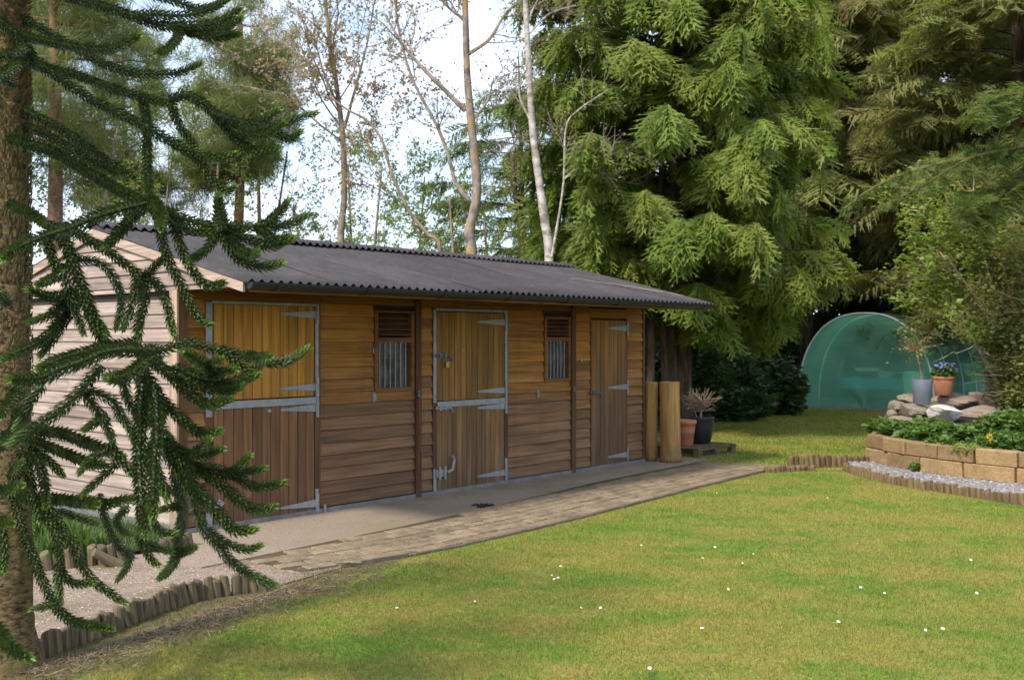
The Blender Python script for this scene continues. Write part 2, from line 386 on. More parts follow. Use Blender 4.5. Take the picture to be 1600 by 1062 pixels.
def log_mat(name, ca, cb_, cc):
    m, t, b = new_mat(name); co = t.nodes.new('ShaderNodeTexCoord').outputs['Object']; info = t.nodes.new('ShaderNodeObjectInfo').outputs['Random']
    wv = math_n(t, 'MULTIPLY', info, 19.0)
    g = noise(t, mapped(t, co, (60, 60, 4)), 1.0, 5, 0.65, wv)
    c = mixc(t, info, ca, cb_); c = mixc(t, ramp(t, g, 0.35, 0.62), c, mixc(t, 1.0, c, (0.45, 0.42, 0.4), 'MULTIPLY'))
    c = mixc(t, ramp(t, noise(t, co, 9.0, 4, 0.6, wv), 0.52, 0.68), c, cc)
    t.links.new(c, b.inputs['Base Color']); b.inputs['Roughness'].default_value = 0.85; b.inputs['Specular IOR Level'].default_value = 0.2
    bump(t, b, g, 0.6, 0.004); return m
M['log'] = log_mat('old_log', (0.235, 0.180, 0.105), (0.165, 0.130, 0.085), (0.125, 0.115, 0.045))
M['log_end'] = simple('log_end', (0.29, 0.24, 0.17), 0.9, 0.4, 30.0, bumps=0.3)
M['log_red'] = log_mat('brown_log', (0.26, 0.170, 0.085), (0.17, 0.115, 0.062), (0.135, 0.115, 0.045))
M['block'] = simple('sandstone_block', (0.37, 0.24, 0.112), 0.9, 0.40, 6.0, col2=(0.27, 0.175, 0.085), bumps=0.5, bdist=0.012, rnd=0.5, spec=0.2)
M['rock'] = simple('grey_rock', (0.33, 0.275, 0.20), 0.9, 0.4, 9.0, col2=(0.21, 0.17, 0.115), bumps=0.8, bdist=0.015, spec=0.2, rnd=0.2)
M['rock_white'] = simple('white_rock', (0.80, 0.77, 0.70), 0.8, 0.15, 12.0, col2=(0.66, 0.54, 0.42), bumps=0.7, bdist=0.012)
M['rock_pink'] = simple('pink_rock', (0.46, 0.34, 0.26), 0.9, 0.3, 8.0, col2=(0.33, 0.24, 0.18), bumps=0.7, bdist=0.012, rnd=0.2)
M['terra'] = simple('terracotta', (0.47, 0.19, 0.095), 0.75, 0.18, 6.0, bumps=0.06, rnd=0.15)
M['blackpot'] = simple('black_glaze', (0.020, 0.022, 0.026), 0.38, 0.25, 6.0, bumps=0.04)
M['greypot'] = simple('grey_planter', (0.125, 0.14, 0.16), 0.6, 0.15, 6.0, bumps=0.05)
M['mintpot'] = simple('pale_mint_plastic', (0.62, 0.74, 0.66), 0.5, 0.1, 5.0, bumps=0.02)
M['soil'] = simple('potting_soil', (0.035, 0.026, 0.018), 0.95, 0.4, 30.0, bumps=0.8, world=True)
M['roll'] = wood('tan_roll', (0.46, 0.275, 0.088), (0.40, 0.235, 0.082), 0.3, 0.8, 2, 0.12, knots=False)
M['pallet'] = wood('pallet_wood', (0.20, 0.165, 0.085), (0.17, 0.135, 0.075), 0.05, 0.2, 0, 0.4, knots=False)

# ------------------------------------------------------------------ ground
def sheet(name, poly, z, mat, k='structure', sub=0):
    P = [(p[0], p[1], z) for p in poly]
    g = G(); base = np.asarray(P)
    me = bpy.data.meshes.new(name); me.from_pydata([tuple(p) for p in base], [], [tuple(range(len(base)))]); me.update()
    me.materials.append(mat); o = bpy.data.objects.new(name, me); COL.objects.link(o)
    return kind(o, k)
def slab(name, poly, z0, z1, mat, k='structure'):
    g = G(); g.prism([(p[0], p[1]) for p in poly], 2, z0, z1) if False else None
    n = len(poly); V = [(p[0], p[1], z0) for p in poly] + [(p[0], p[1], z1) for p in poly]
    F = [tuple(range(n))[::-1], tuple(range(n, 2 * n))] + [(i, (i + 1) % n, n + (i + 1) % n, n + i) for i in range(n)]
    me = bpy.data.meshes.new(name); me.from_pydata(V, [], F); me.update(); me.materials.append(mat)
    o = bpy.data.objects.new(name, me); COL.objects.link(o); return kind(o, k) if k else o
sheet('ground', [(-600, -300), (600, -300), (600, 900), (-600, 900)], 0.0, M['forest'])

# edge of the paving towards the lawn, in (s, t)
EDGE_S = np.array([-0.25, 0.3, 1.1, 2.4, 4.2, 5.8, 7.3]); EDGE_T = np.array([1.95, 2.05, 2.15, 2.12, 1.98, 1.84, 1.76])
CONC_S = np.array([-1.2, 0.2, 1.5, 3.0, 5.1, 7.3, 9.0]); CONC_T = np.array([1.32, 1.26, 1.18, 1.02, 0.72, 0.60, 0.5])
et = lambda s: np.interp(s, EDGE_S, EDGE_T); ct = lambda s: np.interp(s, CONC_S, CONC_T)
LOGL = [(-2.62, 5.22), (-2.32, 6.12), (-2.07, 6.79), (-1.66, 7.10)]
EDGR = [gp(1196, 738)[:2], gp(1260, 735)[:2], gp(1320, 735)[:2], (4.36, 12.9), gp(1400, 757)[:2], gp(1500, 773)[:2], gp(1600, 789)[:2], (5.75, 10.2), (6.7, 9.3)]
lawn_poly = [(-2.62, 5.2)] + LOGL[1:] + [W(s, et(s) + 0.02)[:2] for s in np.linspace(-0.25, 7.3, 14)] + [tuple(p) for p in EDGR] + [(7.5, 4), (5, 1), (-3.4, 1)]
sheet('lawn', lawn_poly, 0.006, M['lawn'])
far_poly = [W(7.35, 1.7)[:2], W(7.4, 0.5)[:2], (2.3, 16.0), (2.9, 20.0), (4.3, 22.4), (6.9, 26.2), (9.8, 23.9), (9.0, 20.0), (5.6, 16.2), (5.3, 15.2), (5.0, 14.5), (4.75, 14.15), (4.6, 13.8)] + [tuple(EDGR[2]), tuple(EDGR[1])]
sheet('far_lawn', far_poly, 0.010, M['lawn'])

# grass blades over both lawns
def inside(poly, X, Y):
    poly = np.asarray(poly, float); c = np.zeros(len(X), bool); j = len(poly) - 1
    for i in range(len(poly)):
        xi, yi = poly[i]; xj, yj = poly[j]
        hit = ((yi > Y) != (yj > Y)) & (X < (xj - xi) * (Y - yi) / (yj - yi + 1e-12) + xi)
        c ^= hit; j = i
    return c
def blades(name, poly, y0, y1, dens, ln, wd, label):
    r = np.random.default_rng(5)
    Xs, Ys = [], []
    for a in np.arange(y0, y1, 0.5):
        b_ = min(a + 0.5, y1); hw = 0.56 * b_ + 0.3; n = int(dens(a) * (b_ - a) * 2 * hw)
        Xs.append(r.uniform(-hw, hw, n)); Ys.append(r.uniform(a, b_, n))
    X = np.concatenate(Xs); Y = np.concatenate(Ys)
    k = inside(poly, X, Y)
    dl = (X + 2.5) * 0.884 - (Y - 5.46) * 0.467
    k &= (r.random(len(X)) < np.clip(dl * 1.6 + 0.02 + np.maximum(Y - 8.2, 0), 0.30, 1))
    X, Y = X[k], Y[k]; n = len(X)
    sc = np.sqrt(np.maximum(Y, 5) / 5.5)
    a = r.uniform(0, 2 * math.pi, n); le = ln * r.uniform(0.5, 1.35, n); lean = r.uniform(0.25, 1.1, n); w = wd * sc * r.uniform(0.6, 1.2, n)
    dx, dy = np.cos(a), np.sin(a); px, py = -dy, dx
    B = np.stack([X, Y, np.full(n, 0.004)], -1)
    tip = B + np.stack([dx * le * np.sin(lean), dy * le * np.sin(lean), le * np.cos(lean)], -1)
    P = np.stack([px, py, np.zeros(n)], -1) * w[:, None]
    V = np.stack([B - P, B + P, tip], 1).reshape(-1, 3)
    o = obj(name, V, np.arange(3 * n).reshape(-1, 3), M['blade'])
    tag(kind(o, 'stuff'), label, 'grass'); return n
nb = blades('grass', lawn_poly, 4.9, 14.0, lambda y: 15500 * min(1.0, (6.0 / max(y, 5.0)) ** 1.6), 0.027, 0.0019, 'short mown green and yellow grass of the front lawn')
nb2 = blades('grass', far_poly, 13.0, 26.0, lambda y: 1500.0, 0.045, 0.004, 'short mown grass of the lawn behind the log edging')

# ------------------------------------------------------------------ paving
ap = [W(-1.1, 0.25), W(0.0, 0.01), W(7.2, 0.01), W(8.0, 0.0)] + [W(s, ct(s)) for s in (8.0, 7.3, 5.1, 3.0, 1.5, 0.2, -0.6)]
slab('concrete_apron', [p[:2] for p in ap], -0.05, 0.023, M['apron'])
pb = [W(s, ct(s) - 0.02)[:2] for s in np.linspace(-0.2, 8.0, 12)] + [W(s, et(s))[:2] for s in np.linspace(7.5, -0.2, 12)]
path = sheet('brick_path', pb, 0.0165, M['joint'])
def paver_mesh():
    a, b_, h, c = 0.115, 0.064, 0.026, 0.004
    V = [(-a, -b_, 0), (a, -b_, 0), (a, b_, 0), (-a, b_, 0), (-a, -b_, h - c), (a, -b_, h - c), (a, b_, h - c), (-a, b_, h - c),
         (-a + c, -b_ + c, h), (a - c, -b_ + c, h), (a - c, b_ - c, h), (-a + c, b_ - c, h)]
    F = [(4, 5, 1, 0)[::-1], (5, 6, 2, 1)[::-1], (6, 7, 3, 2)[::-1], (7, 4, 0, 3)[::-1], (4, 5, 9, 8), (5, 6, 10, 9), (6, 7, 11, 10), (7, 4, 8, 11), (8, 9, 10, 11)]
    o = obj('paver', V, np.asarray(F), M['paver'], path); return o
pv = paver_mesh(); first = True; npv = 0
for row in range(16):
    for i in range(-2, 36):
        s = i * 0.245 + (0.122 if row % 2 else 0.0) + random.uniform(-.004, .004)
        t_ = et(s) - 0.085 - row * 0.146
        if s < -0.22 or s > 7.9 or t_ < ct(s) + 0.075 or npv >= 298: continue
        if first: o = pv; first = False
        else: o = pv.copy(); COL.objects.link(o)
        p = W(s, t_, 0.002 + random.uniform(-.003, .004)); o.location = p
        sl = math.atan2(-(et(s + .2) - et(s - .2)), 0.4)
        o.rotation_euler = (random.gauss(0, .006), random.gauss(0, .006), THETA + sl + random.gauss(0, .012)); npv += 1
# thin edging stones between path and lawn
V, F = G().box(-0.30, 0.30, -0.022, 0.022, -0.05, 0.030).out()
eo = obj('edging_stone', V, F, M['edge'], path)
for i in range(12):
    s = 0.4 + i * 0.61
    o = eo if i == 0 else eo.copy()
    if i: COL.objects.link(o)
    o.location = W(s, et(s) + 0.01, random.uniform(-.004, .006)); sl = math.atan2(-(et(s + .3) - et(s - .3)), 0.6)
    o.rotation_euler = (0, 0, THETA + sl + random.gauss(0, .01))
# grit bed on the left and the flower bed behind it
sheet('grit_bed', [(-6.5, 3.5), (-2.66, 5.1), (-2.36, 6.12), (-2.11, 6.79), (-1.70, 7.08), W(0.1, 2.05)[:2], W(0.1, 1.3)[:2], W(0.02, 0.3)[:2], (-2.55, 8.55), (-3.1, 8.0), (-4.6, 7.2), (-8, 6)], 0.012, M['sand'])
# ------------------------------------------------------------------ the stable block (local x along the front, y into the building)
SL, SD, RY, ZE, SLOPE = 7.17, 3.6, 1.4, 2.19, 0.2417
stable = thing('stable_block', 'long brown timber stable block with black corrugated roof and three doors', 'stable', (CX, CY, 0), THETA)
def part(g, name, mat, parent=stable, smooth=False): return g.make(name, M[mat], parent, smooth)
def roof_z(y): return ZE + SLOPE * (y + 1) if y <= RY else ZE + SLOPE * (2 * RY + 1 - y)

# lining behind the boards, so the inside is dark
OPEN = [(2.26, 2.75, 1.19, 1.98), (5.01, 5.48, 1.21, 1.95)]
g = G(); x = 0.04
for (a, b_, z0, z1) in OPEN:
    g.box(x, a, 0.004, 0.05, 0.0, 2.16); g.box(a, b_, 0.004, 0.05, 0.0, z0); g.box(a, b_, 0.004, 0.05, z1, 2.16); x = b_
g.box(x, SL - 0.04, 0.004, 0.05, 0.0, 2.16); part(g, 'wall_lining', 'lining')
for x in (0.03, SL - 0.07):
    g = G(); g.prism([(0.05, 0.0), (SD, 0.0), (SD, 2.14), (RY, 2.68), (0.05, 2.35)], 0, x, x + 0.04); part(g, 'gable_lining', 'lining')
part(G().box(0, SL, SD, SD + 0.05, 0, 2.22), 'rear_wall', 'board')

# weatherboards of the front
def board(x0, x1, zb, zt=None, top=None):
    zt = zb + 0.142 if zt is None else zt
    w = random.uniform(-.0015, .0015); e = random.uniform(-.0025, .0025)
    gap = 0.0065 if zb < 1.1 else 0.0025; zt = min(zt, zb + 0.124); g = G(); g.prism([(0.002, zb + gap + e), (-0.031 + w, zb + gap + e), (-0.010 + w, zt), (0.002, zt)], 0, x0, x1)
    return part(g, 'weatherboard', 'board')
BAYS = [(0.075, 0.25), (1.53, 2.80), (2.88, 3.065), (4.305, 5.52), (5.60, 5.935), (6.77, SL - 0.03)]
WIN = {1: (2.225, 2.80, 1.16, 2.02), 3: (4.98, 5.52, 1.18, 2.0)}
for bi, (a, b_) in enumerate(BAYS):
    for i in range(17):
        zb = 0.07 + 0.124 * i; zt = min(zb + 0.142, 2.13)
        if zt - zb < 0.03: continue
        x1 = b_
        if bi in WIN:
            w = WIN[bi]
            if zb + 0.124 > w[2] + 0.03 and zb < w[3] - 0.03: x1 = w[0]
        board(a, x1, zb, zt)
for (a, b_) in ((0.25, 1.53), (3.065, 4.305), (5.935, 6.77)): board(a, b_, 2.052 if b_ != 6.77 else 1.985, 2.13)
# posts, corner posts, footing
for (a, b_) in ((2.80, 2.88), (5.52, 5.60)): part(G().box(a, b_, -0.052, 0.0, 0.0, 2.11), 'post', 'post')
part(G().box(-0.012, 0.075, -0.034, 0.002, 0.06, 2.13), 'corner_post', 'post')
part(G().box(-0.030, -0.013, -0.032, 0.085, 0.06, 2.13), 'corner_trim', 'post_pale')
part(G().box(SL - 0.03, SL + 0.015, -0.036, 0.06, 0.06, 2.13), 'corner_post', 'post')
x = -0.03
for xe in (1.55, 2.84, 4.4, 5.57, SL + 0.02):
    part(G().box(x, xe - 0.004, -0.045, 0.0, 0.0, 0.064), 'footing', 'kerb'); x = xe
y = 0.09
for ye in (1.25, 2.45, SD): part(G().box(-0.028, 0.0, y, ye - 0.004, 0.0, 0.10), 'footing', 'kerb'); y = ye

# left gable: boards clipped by the roof line, running under the canopy end above the eave
def clip(poly, f):
    out = []
    for i in range(len(poly)):
        p, q = poly[i], poly[(i + 1) % len(poly)]; fp, fq = f(p), f(q)
        if fp >= 0: out.append(p)
        if fp * fq < 0: k = fp / (fp - fq); out.append((p[0] + (q[0] - p[0]) * k, p[1] + (q[1] - p[1]) * k))
    return out
for gx, sgn in ((0.0, -1), (SL, 1)):
    for i in range(24):
        zb = 0.10 + 0.122 * i; zt = zb + 0.122
        if zt < 2.13: yr = [(0.088, SD)]
        else: yr = [(-1.0, SD + 0.2)]
        zb_ = zb
        if zt >= 2.13 and zb < 2.13: zb_ = 2.128
        for (ya, yb) in yr:
            cuts = [ya, yb] if (yb - ya) < 2.0 else [ya, ya + (yb - ya) * random.uniform(0.35, 0.65), yb]
            for ca, cb_ in zip(cuts[:-1], cuts[1:]):
                poly = [(ca, zb_), (cb_ - 0.004, zb_), (cb_ - 0.004, zt), (ca, zt)]
                poly = clip(poly, lambda p: ZE - 0.015 + SLOPE * (p[0] + 1) - p[1]); 
                if len(poly) > 2: poly = clip(poly, lambda p: ZE - 0.015 + SLOPE * (2 * RY + 1 - p[0]) - p[1])
                if len(poly) < 3: continue
                n = len(poly); zs = [p[1] for p in poly]
                # wedge section: proud at its lower edge
                V = [(gx - sgn * 0.028, p[0], p[1]) for p in poly] + [(gx + sgn * (0.024 - 0.016 * (p[1] - zb) / 0.122), p[0], p[1]) for p in poly]
                F4 = [[i_, (i_ + 1) % n, n + (i_ + 1) % n, n + i_] for i_ in range(n)]
                F3 = [[0, k + 1, k] for k in range(1, n - 1)] + [[n, n + k, n + k + 1] for k in range(1, n - 1)]
                obj('gable_board', V, [np.asarray(F3), np.asarray(F4)], M['gable'], stable)
    # barge boards along both slopes
    for (ya, yb) in ((-1.02, RY), (RY, 3.82)):
        za, zb2 = roof_z(ya) - 0.018, roof_z(yb) - 0.018; h = 0.085
        g = G(); g.prism([(ya, za - h), (yb, zb2 - h), (yb, zb2), (ya, za)], 0, gx + sgn * 0.027, gx + sgn * 0.047); part(g, 'barge_board', 'barge')

# canopy: soffit boards, fascia
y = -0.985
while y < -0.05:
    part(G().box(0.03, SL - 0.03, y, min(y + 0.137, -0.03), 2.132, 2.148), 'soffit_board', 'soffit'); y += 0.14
part(G().box(0.03, SL - 0.03, -1.012, -0.988, 2.085, 2.17), 'fascia_board', 'fascia')
part(G().box(0.03, SL - 0.03, SD + 0.18, SD + 0.2, 2.08, 2.17), 'fascia_board', 'fascia')
# corrugated sheets, eight to a slope
PITCH, AMP = 0.0956, 0.017
sheet_w = (SL + 0.10) / 8
for slope_i, (ya, yb) in enumerate(((-1.075, RY), (RY, 3.875))):
    for k in range(8):
        xs = -0.05 + k * sheet_w + np.linspace(0, sheet_w + 0.03, int((sheet_w + .03) / PITCH * 8) + 1)
        ys = np.linspace(ya, yb, 7); lift = 0.004 * (k % 2)
        jit = random.uniform(-.008, .008) if slope_i == 0 else 0
        top = []
        for y in ys:
            yy = y + (jit if y == ys[0] else 0)
            z = roof_z(yy) + 0.006 + lift + 0.006 * math.sin(yy * 2.1 + k)
            top.append(np.stack([xs, np.full(len(xs), yy), z + AMP * np.cos(2 * math.pi * xs / PITCH)], -1))
        top = np.asarray(top); n, m_ = top.shape[:2]
        V = np.concatenate([top.reshape(-1, 3), top.reshape(-1, 3) - (0, 0, 0.007)])
        i = np.arange(n - 1)[:, None] * m_; j = np.arange(m_ - 1)[None]
        Q = np.stack([i + j, i + j + 1, i + m_ + j + 1, i + m_ + j], -1).reshape(-1, 4)
        N = n * m_; e = np.arange(m_ - 1); edge0 = np.stack([e + N, e + N + 1, e + 1, e], -1)
        f = np.arange(n - 1) * m_; side = np.stack([f, f + m_, f + m_ + N, f + N], -1); f2 = f + m_ - 1; side2 = np.stack([f2 + N, f2 + m_ + N, f2 + m_, f2], -1)
        obj('roofing_sheet', V, np.concatenate([Q, Q[:, ::-1] + N, edge0, side, side2]), M['roof'], stable, True)
# ridge caps with a scalloped lower edge
for k in range(7):
    x0 = -0.05 + k * (SL + 0.1) / 7; w = (SL + 0.1) / 7 + 0.04
    xs = np.linspace(x0, x0 + w, 84); prof = [(-0.19, -0.030), (-0.12, -0.003), (-0.04, 0.026), (0, 0.034), (0.04, 0.026), (0.12, -0.003), (0.19, -0.030)]
    rows = []
    for pi, (dy, dz) in enumerate(prof):
        f = abs(dy) / 0.19
        rows.append(np.stack([xs, np.full(len(xs), RY + dy), roof_z(RY) + 0.03 + dz + 0.003 * (k % 2) + f * 0.018 * np.cos(2 * math.pi * xs / PITCH)], -1))
    rows = np.asarray(rows); n, m_ = rows.shape[:2]; i = np.arange(n - 1)[:, None] * m_; j = np.arange(m_ - 1)[None]
    Q = np.stack([i + j, i + j + 1, i + m_ + j + 1, i + m_ + j], -1).reshape(-1, 4)
    V = np.concatenate([rows.reshape(-1, 3), rows.reshape(-1, 3) - (0, 0, .005)]); N = n * m_; e = np.arange(m_ - 1)
    obj('ridge_cap', V, np.concatenate([Q, Q[:, ::-1] + N, np.stack([e + N, e + N + 1, e + 1, e], -1)]), M['roof'], stable, True)
# half-round gutter with brackets
a = np.linspace(math.pi, 2 * math.pi, 11); cy, cz, r0 = -1.068, 2.162, 0.056
sec = [(cy + r0 * math.cos(t), cz + r0 * math.sin(t)) for t in a] + [(cy + (r0 - .004) * math.cos(t), cz + (r0 - .004) * math.sin(t)) for t in a[::-1]]
gut = part(G().prism(sec, 0, -0.02, SL + 0.02), 'gutter', 'gutter')
end = [(cy + r0 * math.cos(t), cz + r0 * math.sin(t)) for t in a]
for x in (-0.026, SL + 0.021): G().prism(end, 0, x, x + 0.005).make('stop_end', M['gutter'], gut)
for i in range(8):
    x = 0.22 + i * 0.96; r1 = r0 + 0.006
    s2 = [(cy + r1 * math.cos(t), cz + r1 * math.sin(t)) for t in a] + [(cy + (r0 + .0015) * math.cos(t), cz + (r0 + .0015) * math.sin(t)) for t in a[::-1]]
    G().prism(s2, 0, x, x + (0.10 if i % 3 == 0 else 0.03)).box(x, x + 0.03, -1.032, -1.013, 2.10, 2.17).make('gutter_bracket', M['gutter'], gut)

# doors
def planks(parent, x0, x1, z0, z1, mat, n, y=-0.020):
    w = (x1 - x0) / n
    for i in range(n):
        a, b_ = x0 + i * w + 0.0022, x0 + (i + 1) * w - 0.0022; d = random.uniform(-.002, .002); c = 0.005
        g = G(); g.prism([(a, y + 0.022), (a, y + d - 0.018 + c), (a + c, y + d - 0.018), (b_ - c, y + d - 0.018), (b_, y + d - 0.018 + c), (b_, y + 0.022)], 2, z0, z1)
        g.make('plank', M[mat], parent)
def strap(parent, xr, z, ln=0.42, y=-0.046):
    """tapered strap hinge whose knuckle is at xr"""
    g = G(); g.prism([(xr, z - 0.036), (xr, z + 0.036), (xr - ln + .02, z + 0.011), (xr - ln, z), (xr - ln + .02, z - 0.011)], 1, y, y + 0.005)
    for k in (0.08, 0.2, 0.32): g.lathe([(0, 0.004), (0.008, 0.002), (0.009, 0)], k=8) if False else g.box(xr - k - .007, xr - k + .007, y - .005, y, z - .007, z + .007)
    g.make('strap_hinge', M['galv'], parent)
    g = G(); g.box(xr + 0.004, xr + 0.036, y - 0.006, y + 0.004, z - 0.09, z + 0.09); g.tube([(xr + .004, y - .004, z - .04), (xr + .004, y - .004, z + .04)], 0.010, 8); g.make('hinge_plate', M['galv'], parent)
def bolt(parent, x, z, ln=0.17, mat='galv'):
    g = G(); g.box(x - .05, x + ln - .03, -0.048, -0.043, z - .024, z + .024)
    g.tube([(x - .075, -.060, z), (x + ln, -.060, z)], 0.011, 8)
    g.box(x - .02, x, -.075, -.047, z - .02, z + .02); g.box(x + .06, x + .08, -.075, -.047, z - .02, z + .02)
    g.tube([(x + ln, -.060, z), (x + ln + .02, -.072, z - .03), (x + ln, -.080, z - .055)], 0.009, 6); g.make('bolt', M[mat], parent)
def leaf(x0, x1, z0, z1, mat, n, label):
    d = part(G().box(x0, x1, 0.0025, 0.0038, z0, z1), 'door', 'lining'); d['label'] = label
    planks(d, x0, x1, z0, z1, mat, n); return d
# near door
d = leaf(0.335, 1.455, 0.055, 1.118, 'plank_brown', 11, 'brown weathered lower door leaf'); 
G().box(0.335, 1.455, -0.050, 0.002, 1.120, 1.150).box(0.335, 1.455, -0.0505, -0.0465, 1.085, 1.120).make('door_capping', M['galv'], d)
strap(d, 1.462, 1.045); strap(d, 1.462, 0.125)
G().box(0.90, 0.93, -.06, -.04, 1.03, 1.06).make('stud', M['galv'], d)
G().prism([(0.31, 0.20), (0.36, 0.17), (0.43, 0.25), (0.38, 0.285)], 1, -0.062, -0.046).make('kick_bolt', M['galv'], d)
d = leaf(0.335, 1.455, 1.163, 2.018, 'plank_gold', 11, 'golden brown upper door leaf'); strap(d, 1.462, 1.945); strap(d, 1.462, 1.245)
for (a, b_) in ((0.25, 0.33), (1.46, 1.53)): part(G().box(a, b_, -0.034, 0.002, 0.0, 2.05), 'door_post', 'post')
part(G().box(0.255, 0.315, -0.041, -0.035, 1.02, 2.035), 'frame_strip', 'galv'); part(G().box(1.462, 1.500, -0.041, -0.035, 1.00, 2.02), 'frame_strip', 'galv'); part(G().box(1.462, 1.500, -0.041, -0.035, 0.03, 0.26), 'frame_strip', 'galv')
part(G().box(0.315, 1.50, -0.044, -0.020, 2.022, 2.048), 'frame_strip', 'galv'); part(G().box(0.255, 0.315, -0.041, -0.035, 0.05, 0.30), 'frame_strip', 'galv')
part(G().box(1.555, 1.58, -0.058, -0.046, 0.0, 0.10), 'frame_strip', 'galv')
# middle door
d = leaf(3.125, 4.235, 0.060, 1.000, 'plank_low', 14, 'brown lower leaf of the middle door')
G().box(3.125, 4.235, -0.050, 0.002, 1.002, 1.028).box(3.125, 4.235, -0.0505, -0.0465, 0.965, 1.002).make('door_capping', M['galv'], d)
strap(d, 4.24, 0.93, 0.48); strap(d, 4.24, 0.155, 0.48); bolt(d, 3.155, 0.955)
g = G(); g.box(3.10, 3.26, -.055, -.045, 0.21, 0.29).box(3.13, 3.16, -.07, -.055, .18, .32).box(3.21, 3.24, -.07, -.055, .18, .32); g.tube([(3.26, -.062, .25), (3.33, -.075, .28), (3.35, -.08, .38), (3.32, -.085, .43)], 0.018, 6); g.make('kick_bolt', M['galv'], d)
d = leaf(3.125, 4.235, 1.036, 2.005, 'plank_mid', 12, 'golden olive upper leaf of the middle door'); strap(d, 4.24, 1.905, 0.48); strap(d, 4.24, 1.115, 0.48)
bolt(d, 3.155, 1.53, 0.15, 'steel_dark'); g = G(); g.box(3.215, 3.265, -.09, -.068, 1.40, 1.46); g.make('padlock', M['brass'], d)
g = G(); g.tube([(3.225, -.08, 1.46), (3.225, -.08, 1.495), (3.24, -.08, 1.51), (3.255, -.08, 1.495), (3.255, -.08, 1.46)], .005, 6); g.make('shackle', M['steel_dark'], d)
G().box(3.50, 3.52, -.055, -.04, 1.57, 1.60).make('stud', M['galv'], d)
for (a, b_) in ((3.065, 3.12), (4.24, 4.305)): part(G().box(a, b_, -0.034, 0.002, 0.0, 2.045), 'door_post', 'post')
part(G().box(3.07, 3.115, -0.041, -0.035, 1.02, 2.03), 'frame_strip', 'galv'); part(G().box(4.245, 4.29, -0.041, -0.035, 0.86, 2.03), 'frame_strip', 'galv')
part(G().box(3.115, 4.29, -0.044, -0.02, 2.018, 2.046), 'frame_strip', 'galv'); part(G().box(3.07, 3.115, -0.041, -0.035, 0.06, 0.30), 'frame_strip', 'galv')
part(G().box(4.245, 4.29, -0.041, -0.035, 0.05, 0.32), 'frame_strip', 'galv')
# far single door
d = leaf(5.945, 6.725, 0.055, 1.955, 'plank_end', 8, 'tall narrow single door, golden at the top'); strap(d, 6.73, 1.855, 0.44); strap(d, 6.73, 1.07, 0.44); strap(d, 6.73, 0.16, 0.44); bolt(d, 5.96, 1.02, 0.14, 'steel_dark')
part(G().box(6.73, 6.77, -0.030, 0.002, 0.05, 1.985), 'door_post', 'post')
# windows
M['glass'], t, b = new_mat('dusty_glass'); df = t.nodes.new('ShaderNodeBsdfDiffuse'); df.inputs['Color'].default_value = (.42, .39, .33, 1); ms = t.nodes.new('ShaderNodeMixShader'); t.links.new(ramp(t, noise(t, t.nodes.new('ShaderNodeTexCoord').outputs['Object'], 5.0, 6, .65), .35, .75, (.06, .06, .06), (.38, .38, .38)), ms.inputs[0]); t.links.new(b.outputs[0], ms.inputs[1]); t.links.new(df.outputs[0], ms.inputs[2]); t.links.new(ms.outputs[0], t.nodes['Material Output'].inputs['Surface']); b.inputs['Base Color'].default_value = (0.9, 0.95, 0.93, 1); b.inputs['Roughness'].default_value = 0.03
b.inputs['Transmission Weight'].default_value = 1.0; b.inputs['IOR'].default_value = 1.45
for (x0, x1, z0, z1, lou) in ((2.228, 2.782, 1.165, 2.005, 1.70), (4.985, 5.502, 1.185, 1.985, 1.71)):
    g = G(); f = 0.042
    g.box(x0, x0 + f, -0.042, 0.05, z0, z1).box(x1 - f, x1, -0.042, 0.05, z0, z1).box(x0 + f, x1 - f, -0.040, 0.05, z0, z0 + f).box(x0 + f, x1 - f, -0.040, 0.05, z1 - f * .6, z1).box(x0 + f, x1 - f, -0.040, 0.05, lou - .025, lou + .025)
    w = part(g, 'window', 'winwood')
    for i in range(4):
        z = lou + 0.045 + i * (z1 - lou - 0.075) / 4
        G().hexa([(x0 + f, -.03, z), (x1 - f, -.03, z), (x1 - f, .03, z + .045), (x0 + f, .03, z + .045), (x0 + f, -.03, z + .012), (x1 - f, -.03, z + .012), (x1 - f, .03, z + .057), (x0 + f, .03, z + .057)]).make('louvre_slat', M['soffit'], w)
    G().box(x0 + f, x1 - f, 0.010, 0.014, z0 + f, lou - .025).make('pane', M['glass'], w)
    for i in range(6):
        x = x0 + f + (i + 0.7) * (x1 - x0 - 2 * f) / 6.4
        g = G(); g.tube([(x, -.004, z0 + f), (x, -.004, lou - .02)], 0.006, 6); g.make('bar', M['galv'], w)
# pale bucket seen through the second window and little fittings
for (x, z, mt) in ((2.84, 1.13, 'steel_dark'), (5.56, 1.08, 'steel_dark')):
    g = G(); g.box(x - .018, x + .018, -.058, -.052, z - .03, z + .03); a = np.linspace(0, 2 * math.pi, 13); g.tube([(x + .028 * math.sin(q), -.066, z - .02 + .028 * math.cos(q)) for q in a], .005, 6, cap=False); g.make('tie_ring', M[mt], stable)
for (x, z) in ((2.22, 1.12), (4.86, 1.05)):
    g = G(); g.box(x - .014, x + .014, -.036, -.022, z - .05, z + .05); g.tube([(x, -.036, z + .04), (x, -.06, z + .03), (x, -.06, z - .04)], .005, 6); g.make('hook', M['galv'], stable)
g = G(); g.box(2.205, 2.222, -.036, -.022, 1.56, 1.62); g.make('catch', M['steel_dark'], stable)
g = G(); g.box(5.72, 5.75, -.04, -.02, 1.42, 1.46); g.make('stud', M['galv'], stable)
